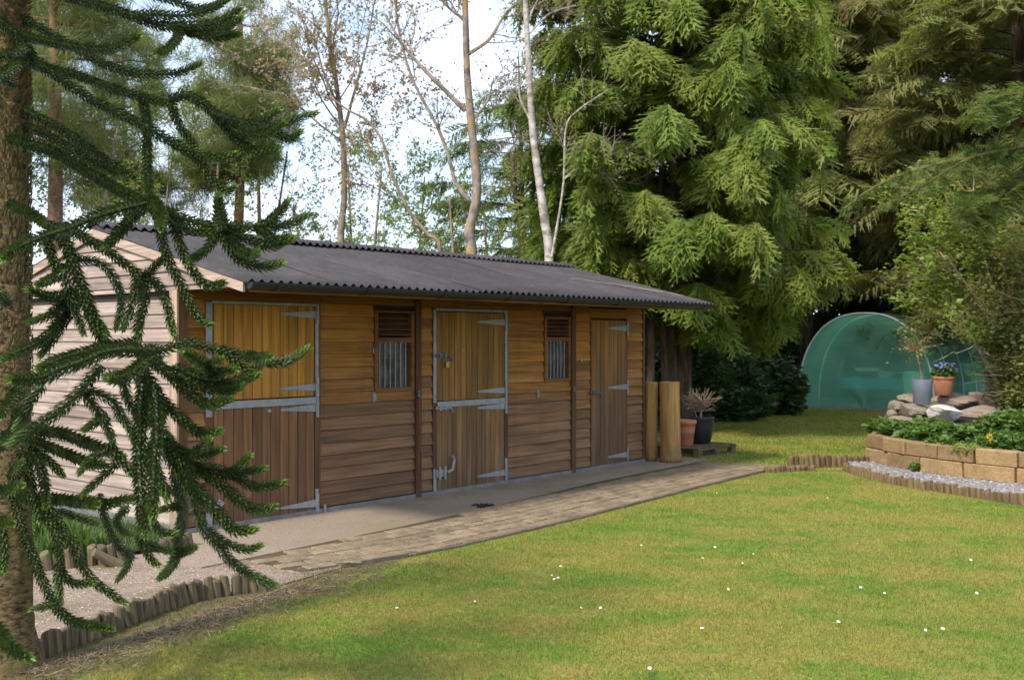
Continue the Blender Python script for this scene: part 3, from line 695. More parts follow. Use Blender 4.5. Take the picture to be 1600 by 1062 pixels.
# ------------------------------------------------------------------ monkey puzzle tree in the left foreground
M['mp_leaf'] = leaf_mat('monkey_puzzle_leaf', (0.017, 0.031, 0.009), (0.078, 0.108, 0.030), 0.12, 0.48, 0.35, tip=(0.16, 0.25, 0.045))
M['mp_scale'] = leaf_mat('old_leaf_scale', (0.050, 0.042, 0.014), (0.15, 0.105, 0.04), 0.05, 0.7, 0.2)
def bark_mat(name, ca, cb_, stretch, sc=1.0, lichen=None):
    m, t, b = new_mat(name); co = t.nodes.new('ShaderNodeTexCoord').outputs['Object']
    n1 = noise(t, mapped(t, co, stretch), sc, 6, 0.65); n2 = noise(t, co, 5.0, 4, 0.6)
    c = mixc(t, ramp(t, n1, 0.36, 0.62), ca, cb_)
    if lichen: c = mixc(t, ramp(t, n2, 0.52, 0.66), c, lichen)
    t.links.new(c, b.inputs['Base Color']); b.inputs['Roughness'].default_value = 0.9; b.inputs['Specular IOR Level'].default_value = 0.15
    bump(t, b, n1, 0.9, 0.02); return m
M['mp_bark'] = bark_mat('monkey_puzzle_bark', (0.030, 0.020, 0.011), (0.19, 0.130, 0.066), (24, 24, 55), 1.0, (0.125, 0.098, 0.038))
mp_tree = thing('monkey_puzzle_tree', 'spiky dark green monkey puzzle tree with scaly trunk at the left edge', 'tree', (-2.585, 5.42, 0))
mp_o = np.array([-2.585, 5.42, 0.0])
def spiky(P, core, ln, ds, seed, tip0=0.80, ang=60, width=0.50):
    """leaves in spirals round a twig: a folded, pointed blade each; returns vertices, triangles and how young each is"""
    r = np.random.default_rng(seed); P = np.asarray(P)
    seg = np.linalg.norm(np.diff(P, axis=0), axis=1); cum = np.concatenate([[0], np.cumsum(seg)]); Ltot = cum[-1]
    n = max(12, int(Ltot / ds)); q = np.linspace(0, Ltot, n)
    C = np.stack([np.interp(q, cum, P[:, i]) for i in range(3)], -1)
    T = np.gradient(C, axis=0); T /= np.linalg.norm(T, axis=1)[:, None] + 1e-9
    ref = np.array([0.2, 0.35, 0.91]); U = np.cross(T, ref); U /= np.linalg.norm(U, axis=1)[:, None] + 1e-9; Wv = np.cross(T, U)
    a = np.arange(n) * 2.39996 + r.normal(0, 0.05, n)
    rad = np.cos(a)[:, None] * U + np.sin(a)[:, None] * Wv; side = np.cross(T, rad)
    f = q / Ltot
    endd = Ltot - q                                    # leaves close up round the tip
    op = np.radians(np.clip(ang + r.normal(0, 5, n) - 34 * np.exp(-endd / 0.05), 10, 85))
    le = ln * r.uniform(0.8, 1.15, n) * np.where(endd < 0.04, 0.75, 1.0)
    dirv = T * np.cos(op)[:, None] + rad * np.sin(op)[:, None]
    nrm = np.cross(side, dirv)
    core_r = core * (0.5 + 0.5 * np.clip(endd / 0.25, 0, 1))
    B = C + rad * core_r[:, None] * 0.8
    w = (ln * width * r.uniform(0.85, 1.15, n))[:, None]
    mid = B + dirv * (le * 0.30)[:, None]
    tip = B + dirv * le[:, None] + T * (le * 0.26)[:, None]
    V = np.stack([B, mid - side * w * 0.5 + nrm * w * 0.22, tip, mid + side * w * 0.5 + nrm * w * 0.22, mid - nrm * w * 0.05], 1)
    F = np.array([[0, 4, 1], [0, 3, 4], [1, 4, 2], [4, 3, 2]])[None] + (np.arange(n) * 5)[:, None, None]
    yv = np.clip(np.exp(-endd / 0.045) * 0.85 + 0.10 * (f > tip0), 0, 1) * r.uniform(0.6, 1.0, n)
    return V.reshape(-1, 3), F.reshape(-1, 3), np.repeat(yv, 5)
BR = [  # depth at root, depth at tip, leaf size, points in the photograph
 (5.3, 5.0, 1.05, (20,-25),(75,-12),(124,0),(170,12),(211,26),(245,38),(279,42),(328,57),(373,52)),
 (5.05, 4.9, .95, (262,42),(279,40),(320,38),(350,30),(375,12)),
 (5.1, 5.0, .95, (205,24),(241,22),(286,24),(324,15),(358,-4)),
 (5.2, 5.1, .95, (180,-25),(240,-8),(271,0),(312,13),(352,2)),
 (5.05, 4.9, .95, (279,44),(310,52),(345,47),(377,27)),
 (5.05, 4.75, .9, (279,41),(278,57),(263,75),(243,82)),
 (5.35, 4.9, 1.0, (20,50),(41,56),(94,68),(150,77),(184,72),(217,54)),
 (5.4, 5.3, .95, (30,25),(75,50),(115,72),(150,93),(185,107),(226,115),(275,113),(313,98)),
 (5.2, 4.85, 1.05, (-20,20),(10,40),(35,65),(55,95),(72,106),(135,150),(188,177),(226,196),(263,218),(324,245),(367,239)),
 (4.95, 4.85, .9, (271,222),(309,248),(331,278),(354,297),(367,290)),
 (5.35, 5.1, 1.0, (40,95),(80,108),(115,115),(169,135),(226,152),(268,163)),
 (5.1, 4.9, 1.1, (262,156),(297,149),(331,173),(358,203),(377,222),(399,235),(431,231)),
 (5.0, 4.9, .95, (331,177),(369,188),(399,192),(435,170)),
 (5.0, 4.8, .95, (350,195),(372,205),(399,211),(425,205),(444,190)),
 (5.0, 5.1, .9, (395,205),(444,188),(470,182),(495,175)),
 (5.0, 4.9, .9, (410,203),(433,208),(452,216),(470,205)),
 (5.1, 5.0, .95, (267,162),(279,192),(297,218),(312,236)),
 (5.2, 4.85, .95, (222,152),(229,190),(230,226),(231,263),(233,290),(236,318)),
 (5.4, 5.2, 1.0, (35,168),(45,175),(94,200),(143,233),(181,260),(218,280)),
 (5.4, 5.3, .9, (30,192),(80,214),(115,233),(150,255),(185,272)),
 (5.2, 4.75, 1.25, (15,215),(34,222),(75,233),(120,256),(162,282),(196,301),(240,318)),
 (4.75, 4.3, 1.05, (236,312),(246,322),(252,338),(251,356)),
 (4.75, 4.6, 1.0, (238,320),(250,350),(256,385),(269,419),(284,446),(299,478),(314,499),(330,506)),
 (4.75, 4.65, 1.0, (245,325),(266,335),(274,351),(278,374),(290,402),(306,429),(325,446),(351,440)),
 (4.75, 4.6, 1.0, (236,318),(271,336),(306,346),(331,353),(353,351),(400,354),(418,358)),
 (4.65, 4.5, 1.0, (405,356),(429,338),(449,314)), (4.62, 4.7, .95, (410,357),(448,350),(472,338),(485,333)),
 (4.62, 4.5, 1.0, (400,356),(412,361),(429,372),(459,370)), (4.65, 4.55, 1.0, (345,356),(363,363),(391,374),(419,385),(449,376)),
 (4.65, 4.35, 1.1, (346,356),(344,345),(343,329),(342,305)), (4.65, 4.5, 1.0, (342,352),(346,359),(357,384),(372,402),(386,410),(412,416),(441,409)),
 (4.6, 4.4, .95, (360,372),(372,385),(393,397),(402,392)), (4.68, 4.5, .95, (342,360),(335,370),(322,389),(306,400),(296,405)),
 (4.7, 4.65, 1.0, (262,342),(276,350),(306,359),(340,363)),
 (4.75, 4.15, 1.2, (240,316),(225,318),(190,326),(150,338),(110,355),(70,368),(30,385),(6,402)),
 (4.75, 4.5, 1.15, (225,322),(210,335),(196,352),(181,368),(163,386)),
 (5.3, 4.9, 1.1, (18,318),(28,325),(56,338),(78,354)),
 (4.75, 4.5, 1.25, (75,350),(90,360),(105,383),(113,409),(122,435),(132,458),(139,480),(151,503),(166,522)),
 (4.8, 5.0, .95, (110,398),(128,405),(151,407),(169,420),(181,439),(190,462),(188,488),(181,512)),
 (4.9, 4.75, 1.0, (95,352),(117,362),(143,377),(169,392),(192,409),(213,424),(222,435)),
 (4.75, 4.6, 1.1, (218,428),(224,445),(226,458),(222,484),(216,509),(216,535)),
 (4.8, 4.75, .95, (213,428),(211,454),(205,477),(200,496),(192,513)),
 (4.75, 4.7, .9, (222,434),(235,422),(250,408),(260,398)), (4.75, 4.65, .95, (225,430),(237,436),(250,449),(262,478),(266,500),(273,524)),
 (4.8, 4.7, 1.1, (70,362),(75,379),(83,405),(92,426)), (4.8, 4.5, 1.0, (105,415),(85,432),(60,444)),
 (4.8, 4.55, 1.1, (120,452),(94,462),(72,462),(44,450)), (4.8, 4.6, 1.0, (122,455),(105,467),(90,480),(75,492),(46,502)),
 (4.8, 4.45, 1.1, (122,460),(98,492),(83,514),(62,533),(38,544),(2,559)), (4.8, 4.6, 1.05, (125,470),(100,500),(82,530),(63,554)),
 (4.65, 4.7, 1.0, (100,420),(105,450),(118,485),(130,520)), (4.6, 4.5, 1.2, (135,470),(148,505),(160,530),(182,548)),
 (4.5, 3.95, 1.2, (240,548),(198,546),(160,551),(132,563),(94,576),(66,589),(38,592),(16,592)),
 (4.6, 4.2, 1.15, (215,535),(170,540),(130,550),(95,560),(60,574)), (4.4, 4.0, 1.2, (250,556),(226,565),(207,580),(185,590),(168,588)),
 (4.5, 4.4, 1.15, (160,570),(143,589),(120,615),(105,630),(81,650),(62,660),(38,676),(14,694)),
 (4.5, 4.6, 1.0, (126,606),(147,634),(160,653),(170,672),(176,690)), (4.55, 4.4, .95, (166,652),(156,655),(130,671)),
 (4.5, 4.6, 1.0, (139,608),(166,619),(181,630),(188,649),(203,668),(209,688)), (4.7, 4.7, 1.1, (66,600),(55,615),(45,630),(36,650),(22,672)),
 (5.2, 4.7, 1.15, (30,668),(64,672),(98,676),(132,689),(160,700),(192,712)), (5.1, 4.7, 1.0, (40,684),(62,690),(90,702),(117,713),(140,722),(165,726)),
 (4.7, 4.6, 1.0, (172,700),(166,702),(143,715),(124,737)), (4.55, 4.6, 1.05, (190,590),(194,602),(200,625),(213,645),(228,664)),
 (4.55, 4.45, 1.1, (215,575),(232,590),(244,612),(252,640),(250,668)), (4.6, 4.6, 1.1, (170,690),(180,710),(200,730),(215,745)),
 (4.6, 4.55, .95, (220,545),(240,543),(260,545),(279,535),(305,535),(326,543),(357,548),(391,556),(420,562)),
 (4.55, 4.2, 1.0, (385,556),(405,560),(421,556)), (4.5, 4.6, 1.05, (405,562),(436,566),(455,560),(482,542)),
 (4.4, 4.1, 1.1, (345,582),(330,576),(310,562),(287,548)), (4.4, 4.25, 1.0, (300,572),(314,580),(338,582),(366,575)), (4.35, 4.2, .95, (318,578),(328,572),(345,559)),
 (4.55, 4.5, 1.0, (340,545),(357,552),(373,568),(389,578),(404,573)), (4.5, 4.3, 1.05, (270,572),(299,586),(326,594),(353,597),(377,592),(402,584)),
 (4.45, 4.3, 1.0, (280,585),(309,600),(334,609),(357,609),(377,602)), (4.55, 4.3, 1.15, (215,548),(240,564),(263,582),(287,605),(309,623),(328,631),(359,622)),
 (4.6, 4.4, 1.1, (222,585),(240,609),(262,633),(283,652),(307,672),(322,676),(342,671)), (4.5, 4.6, 1.0, (240,545),(225,560),(218,585),(220,610)),
 (4.55, 4.1, 1.2, (222,600),(219,640),(219,680),(217,715),(219,750),(221,786),(224,812),(225,834)), (4.5, 4.05, 1.15, (240,600),(244,640),(245,680),(241,715),(240,750),(239,779),(239,808)),
 (4.6, 4.6, 1.1, (228,610),(230,650),(255,672),(268,690),(285,705)),
 (4.6, 4.4, 1.0, (240,680),(261,694),(294,708),(322,708),(347,700)), (4.5, 4.3, .95, (300,708),(318,699),(328,684)),
 (4.6, 4.5, 1.0, (255,705),(278,720),(306,727),(341,732),(365,741),(395,758),(419,758),(444,752)), (4.55, 4.4, .95, (345,738),(360,739),(374,727),(390,711)), (4.52, 4.45, .95, (360,740),(379,737),(412,730)),
 (4.6, 4.4, 1.1, (285,715),(313,734),(341,753),(365,772),(388,791),(407,795),(427,790)), (4.55, 4.3, 1.2, (265,695),(290,722),(301,755),(322,781),(346,805),(365,826),(396,826)),
 (4.6, 4.8, 1.05, (292,740),(301,770),(311,805),(322,831),(344,854),(360,875),(384,892),(407,904),(430,913)), (4.7, 4.7, 1.0, (322,826),(341,840),(365,852),(388,857),(406,851)),
 (4.7, 5.1, 1.0, (270,735),(280,774),(285,798),(280,831),(275,864),(266,885),(249,902)), (4.95, 4.8, .9, (272,864),(285,861),(305,854)), (4.8, 4.8, .85, (258,758),(284,778)),
 (4.7, 4.6, .95, (284,790),(270,790),(248,796)), (4.8, 4.8, .95, (238,806),(243,820),(256,831),(275,831)), (4.8, 4.9, .95, (222,832),(220,845),(240,852),(270,862)), (4.8, 4.7, .9, (222,846),(226,855),(236,873),(247,880)),
 (5.2, 4.6, 1.1, (20,772),(42,778),(80,778),(113,781),(139,784),(152,786)), (4.75, 4.6, .95, (140,786),(167,786),(188,781),(211,777)),
 (5.2, 4.7, 1.0, (10,755),(23,781),(35,826),(48,858),(64,900),(84,939),(106,965),(139,975),(173,981)), (5.0, 4.9, 1.0, (45,770),(71,788),(90,813),(113,849),(129,884),(151,910),(195,940)),
 (5.0, 4.8, .95, (50,780),(61,794),(87,833),(93,868),(90,900),(95,940)), (4.9, 4.8, .9, (93,885),(97,894),(116,910),(147,909)), (4.8, 4.7, .9, (86,938),(84,942),(50,950)),
 (5.2, 5.5, .85, (155,770),(161,797),(174,836),(193,859),(203,865),(196,888),(183,905)), (5.2, 5.3, .85, (200,790),(193,797),(182,813),(193,830),(207,834)), (5.1, 5.2, .85, (90,795),(113,804),(152,817)),
 (4.0, 3.7, 1.15, (-25,965),(0,987),(13,1007),(44,1027)), (4.4, 4.2, 1.1, (-25,812),(0,815),(18,817)), (4.6, 4.5, 1.1, (-5,800),(3,833),(6,870),(4,893)), (4.7, 4.4, 1.1, (-10,770),(14,766),(32,757)),
 (5.1, 4.8, 1.1, (20,745),(26,735),(32,722)), (5.1, 5.0, 1.0, (45,690),(77,720),(98,741)), (4.7, 4.6, .9, (190,715),(164,739),(128,772)),
 (5.0, 4.4, 1.1, (30,640),(25,665),(5,690),(-12,700)), (5.1, 4.7, 1.1, (20,130),(5,120),(-15,125)), (5.1, 4.6, 1.0, (35,95),(20,105),(-12,125)), (5.1, 4.8, 1.0, (40,78),(22,80),(-15,95)),
 (4.9, 4.5, 1.1, (30,600),(20,620),(-2,650)), (5.1, 4.8, 1.05, (50,700),(62,725),(70,760),(72,790)), (5.1, 4.9, 1.05, (30,700),(45,735),(52,775),(58,815)), (4.6, 4.3, 1.05, (10,470),(0,462),(-10,455)),
 (4.7, 4.6, 1.1, (235,690),(232,720),(250,745),(262,780)), (4.65, 4.6, 1.1, (255,690),(268,720),(285,745),(300,775)),
]
for bi, b_ in enumerate(BR):
    y0, y1, sz = b_[:3]; pts = b_[3:]; m_ = len(pts)
    px = smooth_line([(p[0], p[1], 0) for p in pts], max(8, 6 * m_)); yy = np.linspace(y0, y1, len(px))
    P = np.array([at(px[i, 0], px[i, 1], yy[i]) for i in range(len(px))]) - mp_o
    g = G(); core = 0.0110 * sz; g.tube(P, np.linspace(core, core * 0.55, len(P)), 5); nb_ = g.n
    V, F, yv = spiky(P, core, 0.030 * (0.35 + 0.65 * sz), 0.0020, 100 + bi)
    V0, F0 = g.out()
    n0 = len(V0); obj('branch', np.concatenate([V0, V]), [F0[0], F0[1], F + n0], M['mp_leaf'], mp_tree, False, None, np.concatenate([np.zeros(n0), yv]))
# trunk: flared at the foot, ringed with scars below and clad in old leaves above
zz = np.concatenate([np.linspace(-0.05, 0.3, 12), np.linspace(0.33, 4.6, 90)]); k = 40
rad = 0.100 - 0.008 * zz + 0.06 * np.exp(-np.maximum(zz, 0) / 0.10); a = np.arange(k) * 2 * math.pi / k
r_ = np.random.default_rng(3)
rr = rad[:, None] * (1 + 0.035 * np.sin(3 * a + zz[:, None] * 1.7) + 0.025 * r_.normal(size=(len(zz), k)) + 0.03 * np.sin(zz[:, None] * 14))
V = np.stack([rr * np.cos(a), rr * np.sin(a), np.repeat(zz[:, None], k, 1)], -1).reshape(-1, 3)
i = np.arange(len(zz) - 1)[:, None] * k; j = np.arange(k)[None]; j2 = (j + 1) % k
trunk = obj('trunk', V, np.stack([i + j, i + j2, i + k + j2, i + k + j], -1).reshape(-1, 4), M['mp_bark'], mp_tree, True)
n = 5200; q = r_.random(n) ** 0.85 * 4.1 + 0.42; aa = np.arange(n) * 2.39996 + r_.normal(0, .2, n)
rq = 0.100 - 0.008 * q; keep = r_.random(n) < np.clip(0.25 + (q - 0.7) * 0.55, 0.12, 1.0); q, aa, rq = q[keep], aa[keep], rq[keep]; n = len(q)
lit = np.clip(0.3 + (q - 0.8) * 0.5, 0.25, 1)
rv = np.stack([np.cos(aa), np.sin(aa), np.zeros(n)], -1); sv = np.stack([-np.sin(aa), np.cos(aa), np.zeros(n)], -1)
B = rv * rq[:, None]; B[:, 2] = q; ln = (0.034 * lit * r_.uniform(.7, 1.3, n))[:, None]
op = (0.28 + 0.55 * np.clip((q - 2.2) / 1.2, 0, 1))[:, None]
tip = B + np.array([0, 0, 1.0]) * ln * np.cos(op) + rv * ln * np.sin(op) + rv * 0.006
V = np.stack([B - sv * 0.013 + rv * .004, B + rv * 0.011, B + sv * 0.013 + rv * .004, tip], 1).reshape(-1, 3)
obj('scale', V, (np.array([[0, 1, 3], [1, 2, 3]])[None] + (np.arange(n) * 4)[:, None, None]).reshape(-1, 3), M['mp_scale'], trunk)['kind'] = 'stuff'
# ------------------------------------------------------------------ trees and shrubs behind
M['bark_red'] = bark_mat('pine_bark', (0.12, 0.060, 0.035), (0.34, 0.19, 0.12), (9, 9, 2.5), 1.0)
M['bark_grey'] = bark_mat('grey_bark', (0.13, 0.105, 0.080), (0.36, 0.30, 0.235), (8, 8, 5), 1.0, (0.34, 0.20, 0.075))
M['bark_pale'] = bark_mat('birch_bark', (0.20, 0.165, 0.13), (0.54, 0.48, 0.42), (5, 5, 9), 1.0)
M['bark_dark'] = bark_mat('dark_bark', (0.035, 0.026, 0.018), (0.12, 0.085, 0.058), (10, 10, 2), 1.0)
M['twig'] = simple('twig', (0.22, 0.165, 0.115), 0.85, 0.3, 4.0, bumps=0)
M['twig_larch'] = simple('larch_twig', (.19, .15, .05), .85, .3, 4.0, bumps=0)
M['twig_pale'] = simple('pale_twig', (0.36, 0.29, 0.21), 0.85, 0.3, 4.0, bumps=0)
M['cedar'] = leaf_mat('cedar_frond', (0.105, 0.165, 0.024), (0.210, 0.275, 0.050), 0.42, 0.55, 0.25, patch=(0.26, 0.275, 0.055), pscale=0.9)
M['spruce'] = leaf_mat('olive_needles', (0.150, 0.175, 0.048), (0.290, 0.300, 0.092), 0.45, 0.6, 0.2, patch=(0.22, 0.175, 0.08), pscale=0.5)
M['larch'] = leaf_mat('larch_needles', (0.105, 0.150, 0.032), (0.18, 0.22, 0.058), 0.45, 0.6, 0.2)
M['pine'] = leaf_mat('pine_needles', (0.130, 0.165, 0.065), (0.270, 0.290, 0.120), 0.45, 0.6, 0.2, patch=(0.22, 0.24, 0.075), pscale=0.8)
M['bud'] = leaf_mat('brown_buds', (0.27, 0.20, 0.115), (0.46, 0.36, 0.24), 0.5, 0.6, 0.2)
M['spring'] = leaf_mat('spring_leaves', (0.19, 0.26, 0.045), (0.32, 0.38, 0.09), 0.5, 0.5, 0.25)
M['shrub'] = leaf_mat('shrub_leaves', (0.135, 0.170, 0.040), (0.300, 0.320, 0.090), 0.45, 0.55, 0.25, patch=(0.22, 0.165, 0.06), pscale=1.6)
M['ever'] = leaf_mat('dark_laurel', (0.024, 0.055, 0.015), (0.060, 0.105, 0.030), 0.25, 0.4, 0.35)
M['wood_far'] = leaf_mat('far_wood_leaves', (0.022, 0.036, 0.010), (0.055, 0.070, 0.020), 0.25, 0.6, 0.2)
M['bedgreen'] = leaf_mat('bed_leaves', (0.060, 0.120, 0.018), (0.140, 0.215, 0.045), 0.35, 0.45, 0.3)
M['petal_y'] = simple('yellow_petal', (0.75, 0.50, 0.03), 0.6, 0.1, 20, bumps=0)

def frond(seed, nt=9, sub=3, width=0.052, droop=0.25, spread=0.95):
    """flat drooping spray, one unit long along x: a stem, side twigs and their leaflets as little diamonds"""
    r = np.random.default_rng(seed); D = []
    def dia(p, d, l, w): D.append((p, d, l, w))
    for i in range(nt):
        x = 0.08 + 0.86 * i / (nt - 1); p = np.array([x, 0, -droop * x * x])
        for sg in (-1, 1):
            L_ = (0.16 + 0.38 * math.sin(math.pi * min(1, 0.15 + 0.85 * (1 - x) ** 0.8)) ) * r.uniform(.7, 1.15)
            an = r.uniform(0.6, 0.95) * spread; d = np.array([math.cos(an), sg * math.sin(an), -0.12 - 0.35 * r.random()]); d /= np.linalg.norm(d)
            dia(p, d, L_, width)
            for k in range(sub):
                f = (k + 0.7) / (sub + 0.4); pp = p + d * L_ * f
                for s2 in ((-1, 1) if k < sub - 1 else (r.choice((-1, 1)),)):
                    an2 = an * sg + s2 * r.uniform(0.5, 0.9); d2 = np.array([math.cos(an2), math.sin(an2), -0.2 - 0.4 * r.random()]); d2 /= np.linalg.norm(d2)
                    dia(pp, d2, L_ * 0.42 * (1.2 - f), width * 0.8)
    dia(np.array([0., 0, 0]), np.array([1, 0, -droop]), 1.02, width * 0.7)
    p = np.array([q[0] for q in D]); d = np.array([q[1] for q in D]); l = np.array([q[2] for q in D])[:, None]; w = np.array([q[3] for q in D])[:, None]
    sd = np.cross(d, (0, 0, 1.0)); sd /= np.linalg.norm(sd, axis=1)[:, None]
    V = np.stack([p - sd * w * 0.5 + d * l * .12, p + sd * w * 0.5 + d * l * .12, p + d * l], 1).reshape(-1, 3)
    n = len(p); F = np.arange(3 * n).reshape(-1, 3)
    return V, F
CED = [frond(s, 8, 2, 0.075, 0.5) for s in range(4)]
NED = [frond(s + 20, 11, 1, 0.046, 0.15, 1.25) for s in range(4)]

def conifer(name, label, base, height, rfun, zlow, nlimb, per, size, mat, bark, templ, seed, trunk_r=0.22, up=0.1, sag=0.5, az=None, group=None, limb_r=0.03, hang=0.45):
    r = np.random.default_rng(seed); base = np.asarray(base, float)
    root = thing(name, label, 'tree', tuple(base), 0, group)
    zz = np.linspace(-0.05, height, 14); g = G()
    g.tube(np.stack([0.05 * np.sin(zz * 0.6 + seed), 0.05 * np.cos(zz * 0.5), zz], -1), np.maximum(trunk_r * (1 - zz / height) ** 0.8 + 0.06 * trunk_r, 0.01) + 0.25 * trunk_r * np.exp(-np.maximum(zz, 0) / 0.3), 9)
    g.make('trunk', M[bark], root, True)
    lg = G(); Ps, Xs, Ss, Us = [], [], [], []
    for li in range(nlimb):
        h = zlow + (height - zlow) * ((li + r.random()) / nlimb) ** 1.15
        a = li * 2.39996 + r.normal(0, 0.3) if az is None else r.uniform(*az)
        Rl = rfun(h, a) * r.uniform(0.72, 1.1)
        if Rl < 0.25: continue
        q = np.linspace(0, 1, 9); hd = np.array([math.cos(a), math.sin(a)])
        z = h + up * Rl * q * 2 - sag * Rl * q ** 2 + 0.16 * Rl * q ** 4
        bend = r.normal(0, 0.15) * Rl * q ** 2
        C = np.stack([hd[0] * Rl * q - hd[1] * bend, hd[1] * Rl * q + hd[0] * bend, z], -1)
        C[:, 2] = np.maximum(C[:, 2], 0.35)
        lg.tube(C, np.linspace(limb_r * (0.5 + 0.5 * Rl / 3), 0.006, 9), 4, cap=False)
        n = max(4, int(per * Rl)); f = r.uniform(0.06, 1.0, n) ** .6; f[:2] = (0.97, 0.99)
        P = np.stack([np.interp(f, q, C[:, i]) for i in range(3)], -1); T = np.gradient(C, axis=0)
        Tt = np.stack([np.interp(f, q, T[:, i]) for i in range(3)], -1); Tt /= np.linalg.norm(Tt, axis=1)[:, None]
        sdv = np.stack([-Tt[:, 1], Tt[:, 0], np.zeros(n)], -1); sg = r.choice((-1, 1), n) * r.uniform(0.15, 1.25, n) * (f < 0.95)
        X = Tt + sdv * sg[:, None] + np.array([0, 0, -1.0]) * (hang * r.uniform(0.3, 1.5, n))[:, None]
        Ps.append(P); Xs.append(X); Ss.append(size * r.uniform(0.45, 1.4, n) * (0.75 + 0.25 * f)); Us.append(np.full(n, li))
    P = np.concatenate(Ps); X = np.concatenate(Xs); S = np.concatenate(Ss)
    lg.make('limb', M[bark], root); N = len(P)
    Mx = frames(X, (0, 0, 1), r, 0.55); ch = r.integers(0, len(templ), N); Vs, Fs, o_ = [], [], 0
    for k, (tv, tf) in enumerate(templ):
        m_ = ch == k
        V, F = scatter(tv, tf, Mx[m_], P[m_], S[m_]); Vs.append(V); Fs.append(F + o_); o_ += len(V)
    obj('crown', np.concatenate(Vs), np.concatenate(Fs), M[mat], root)
    return root

# the great cedar behind the stable's far end
cb0 = at(1062, 0, 19.5); cb0[2] = 0
def r_cedar(h, a):
    f = np.interp(h, [1.2, 2.2, 3.3, 5.5, 7.6, 8.4, 9.6, 10.9], [1.5, 2.0, 2.8, 2.85, 2.75, 2.3, 1.4, 0.2])
    return f * (1.0 + 0.10 * math.sin(2 * a + h)) * (1.0 - 0.13 * max(math.cos(a), 0.0))
conifer('cedar_tree', 'great bright green cedar with drooping layered fronds behind the stable', cb0, 10.9, r_cedar, 2.15, 200, 27, 0.55, 'cedar', 'bark_dark', CED, 1, 0.19, 0.14, 0.42, hang=1.0)
# stems standing in the shade under it
for i, (u, Y, r0_) in enumerate(((1013, 18.3, .075), (1035, 18.8, .07), (1050, 19.0, .10))):
    p = at(u, 0, Y); p[2] = 0
    g = G(); z = np.linspace(-.05, 5.0, 8); g.tube(np.stack([0.05 * np.sin(z + i), 0 * z, z], -1), np.linspace(r0_, r0_ * .6, 8), 8)
    lab = ['thin brown tree stem right behind the left tan roll', 'thinner brown stem between the two other shaded stems', 'stouter shaded stem just left of the cedar trunk'][i]
    t_ = thing('shaded_tree', lab, 'tree', tuple(p), 0, 'stems in the shade below the cedar'); g.make('trunk', M['bark_dark'], t_, True)
# olive conifers to the right
def mk(u, Y): p = at(u, 0, Y); p[2] = 0; return p
conifer('spruce_tree', 'tall dusky olive conifer left of the polytunnel, its trunk beside it', mk(1256, 28.5), 15, lambda h, a: np.interp(h, [2, 4, 9, 15], [2.2, 3.2, 3.0, 0.3]), 4.2, 110, 15, 1.0, 'spruce', 'bark_dark', NED, 2, 0.30, 0.05, 0.35)
conifer('spruce_tree', 'tall dusky olive conifer rising straight behind the polytunnel', mk(1420, 31.0), 17, lambda h, a: np.interp(h, [2, 5, 10, 17], [3.0, 4.2, 3.6, 0.3]), 3.4, 130, 15, 1.1, 'spruce', 'bark_dark', NED, 3, 0.34, 0.08, 0.35)
conifer('spruce_tree', 'olive conifer at the right edge behind the bushy shrub', mk(1590, 25.0), 14, lambda h, a: np.interp(h, [2, 5, 9, 14], [2.6, 3.2, 2.6, 0.3]), 2.0, 130, 16, 0.95, 'spruce', 'bark_dark', NED, 4, 0.28, 0.10, 0.3)
# paler feathery larch behind the pale bare trunks
conifer('larch_tree', 'pale green feathery larch behind the white birch trunk', mk(812, 25.0), 8.6, lambda h, a: np.interp(h, [2.5, 4, 6.5, 8.6], [2.1, 2.0, 1.3, 0.1]), 2.6, 70, 14, 0.62, 'larch', 'bark_dark', NED, 5, 0.13, 0.15, 0.35)

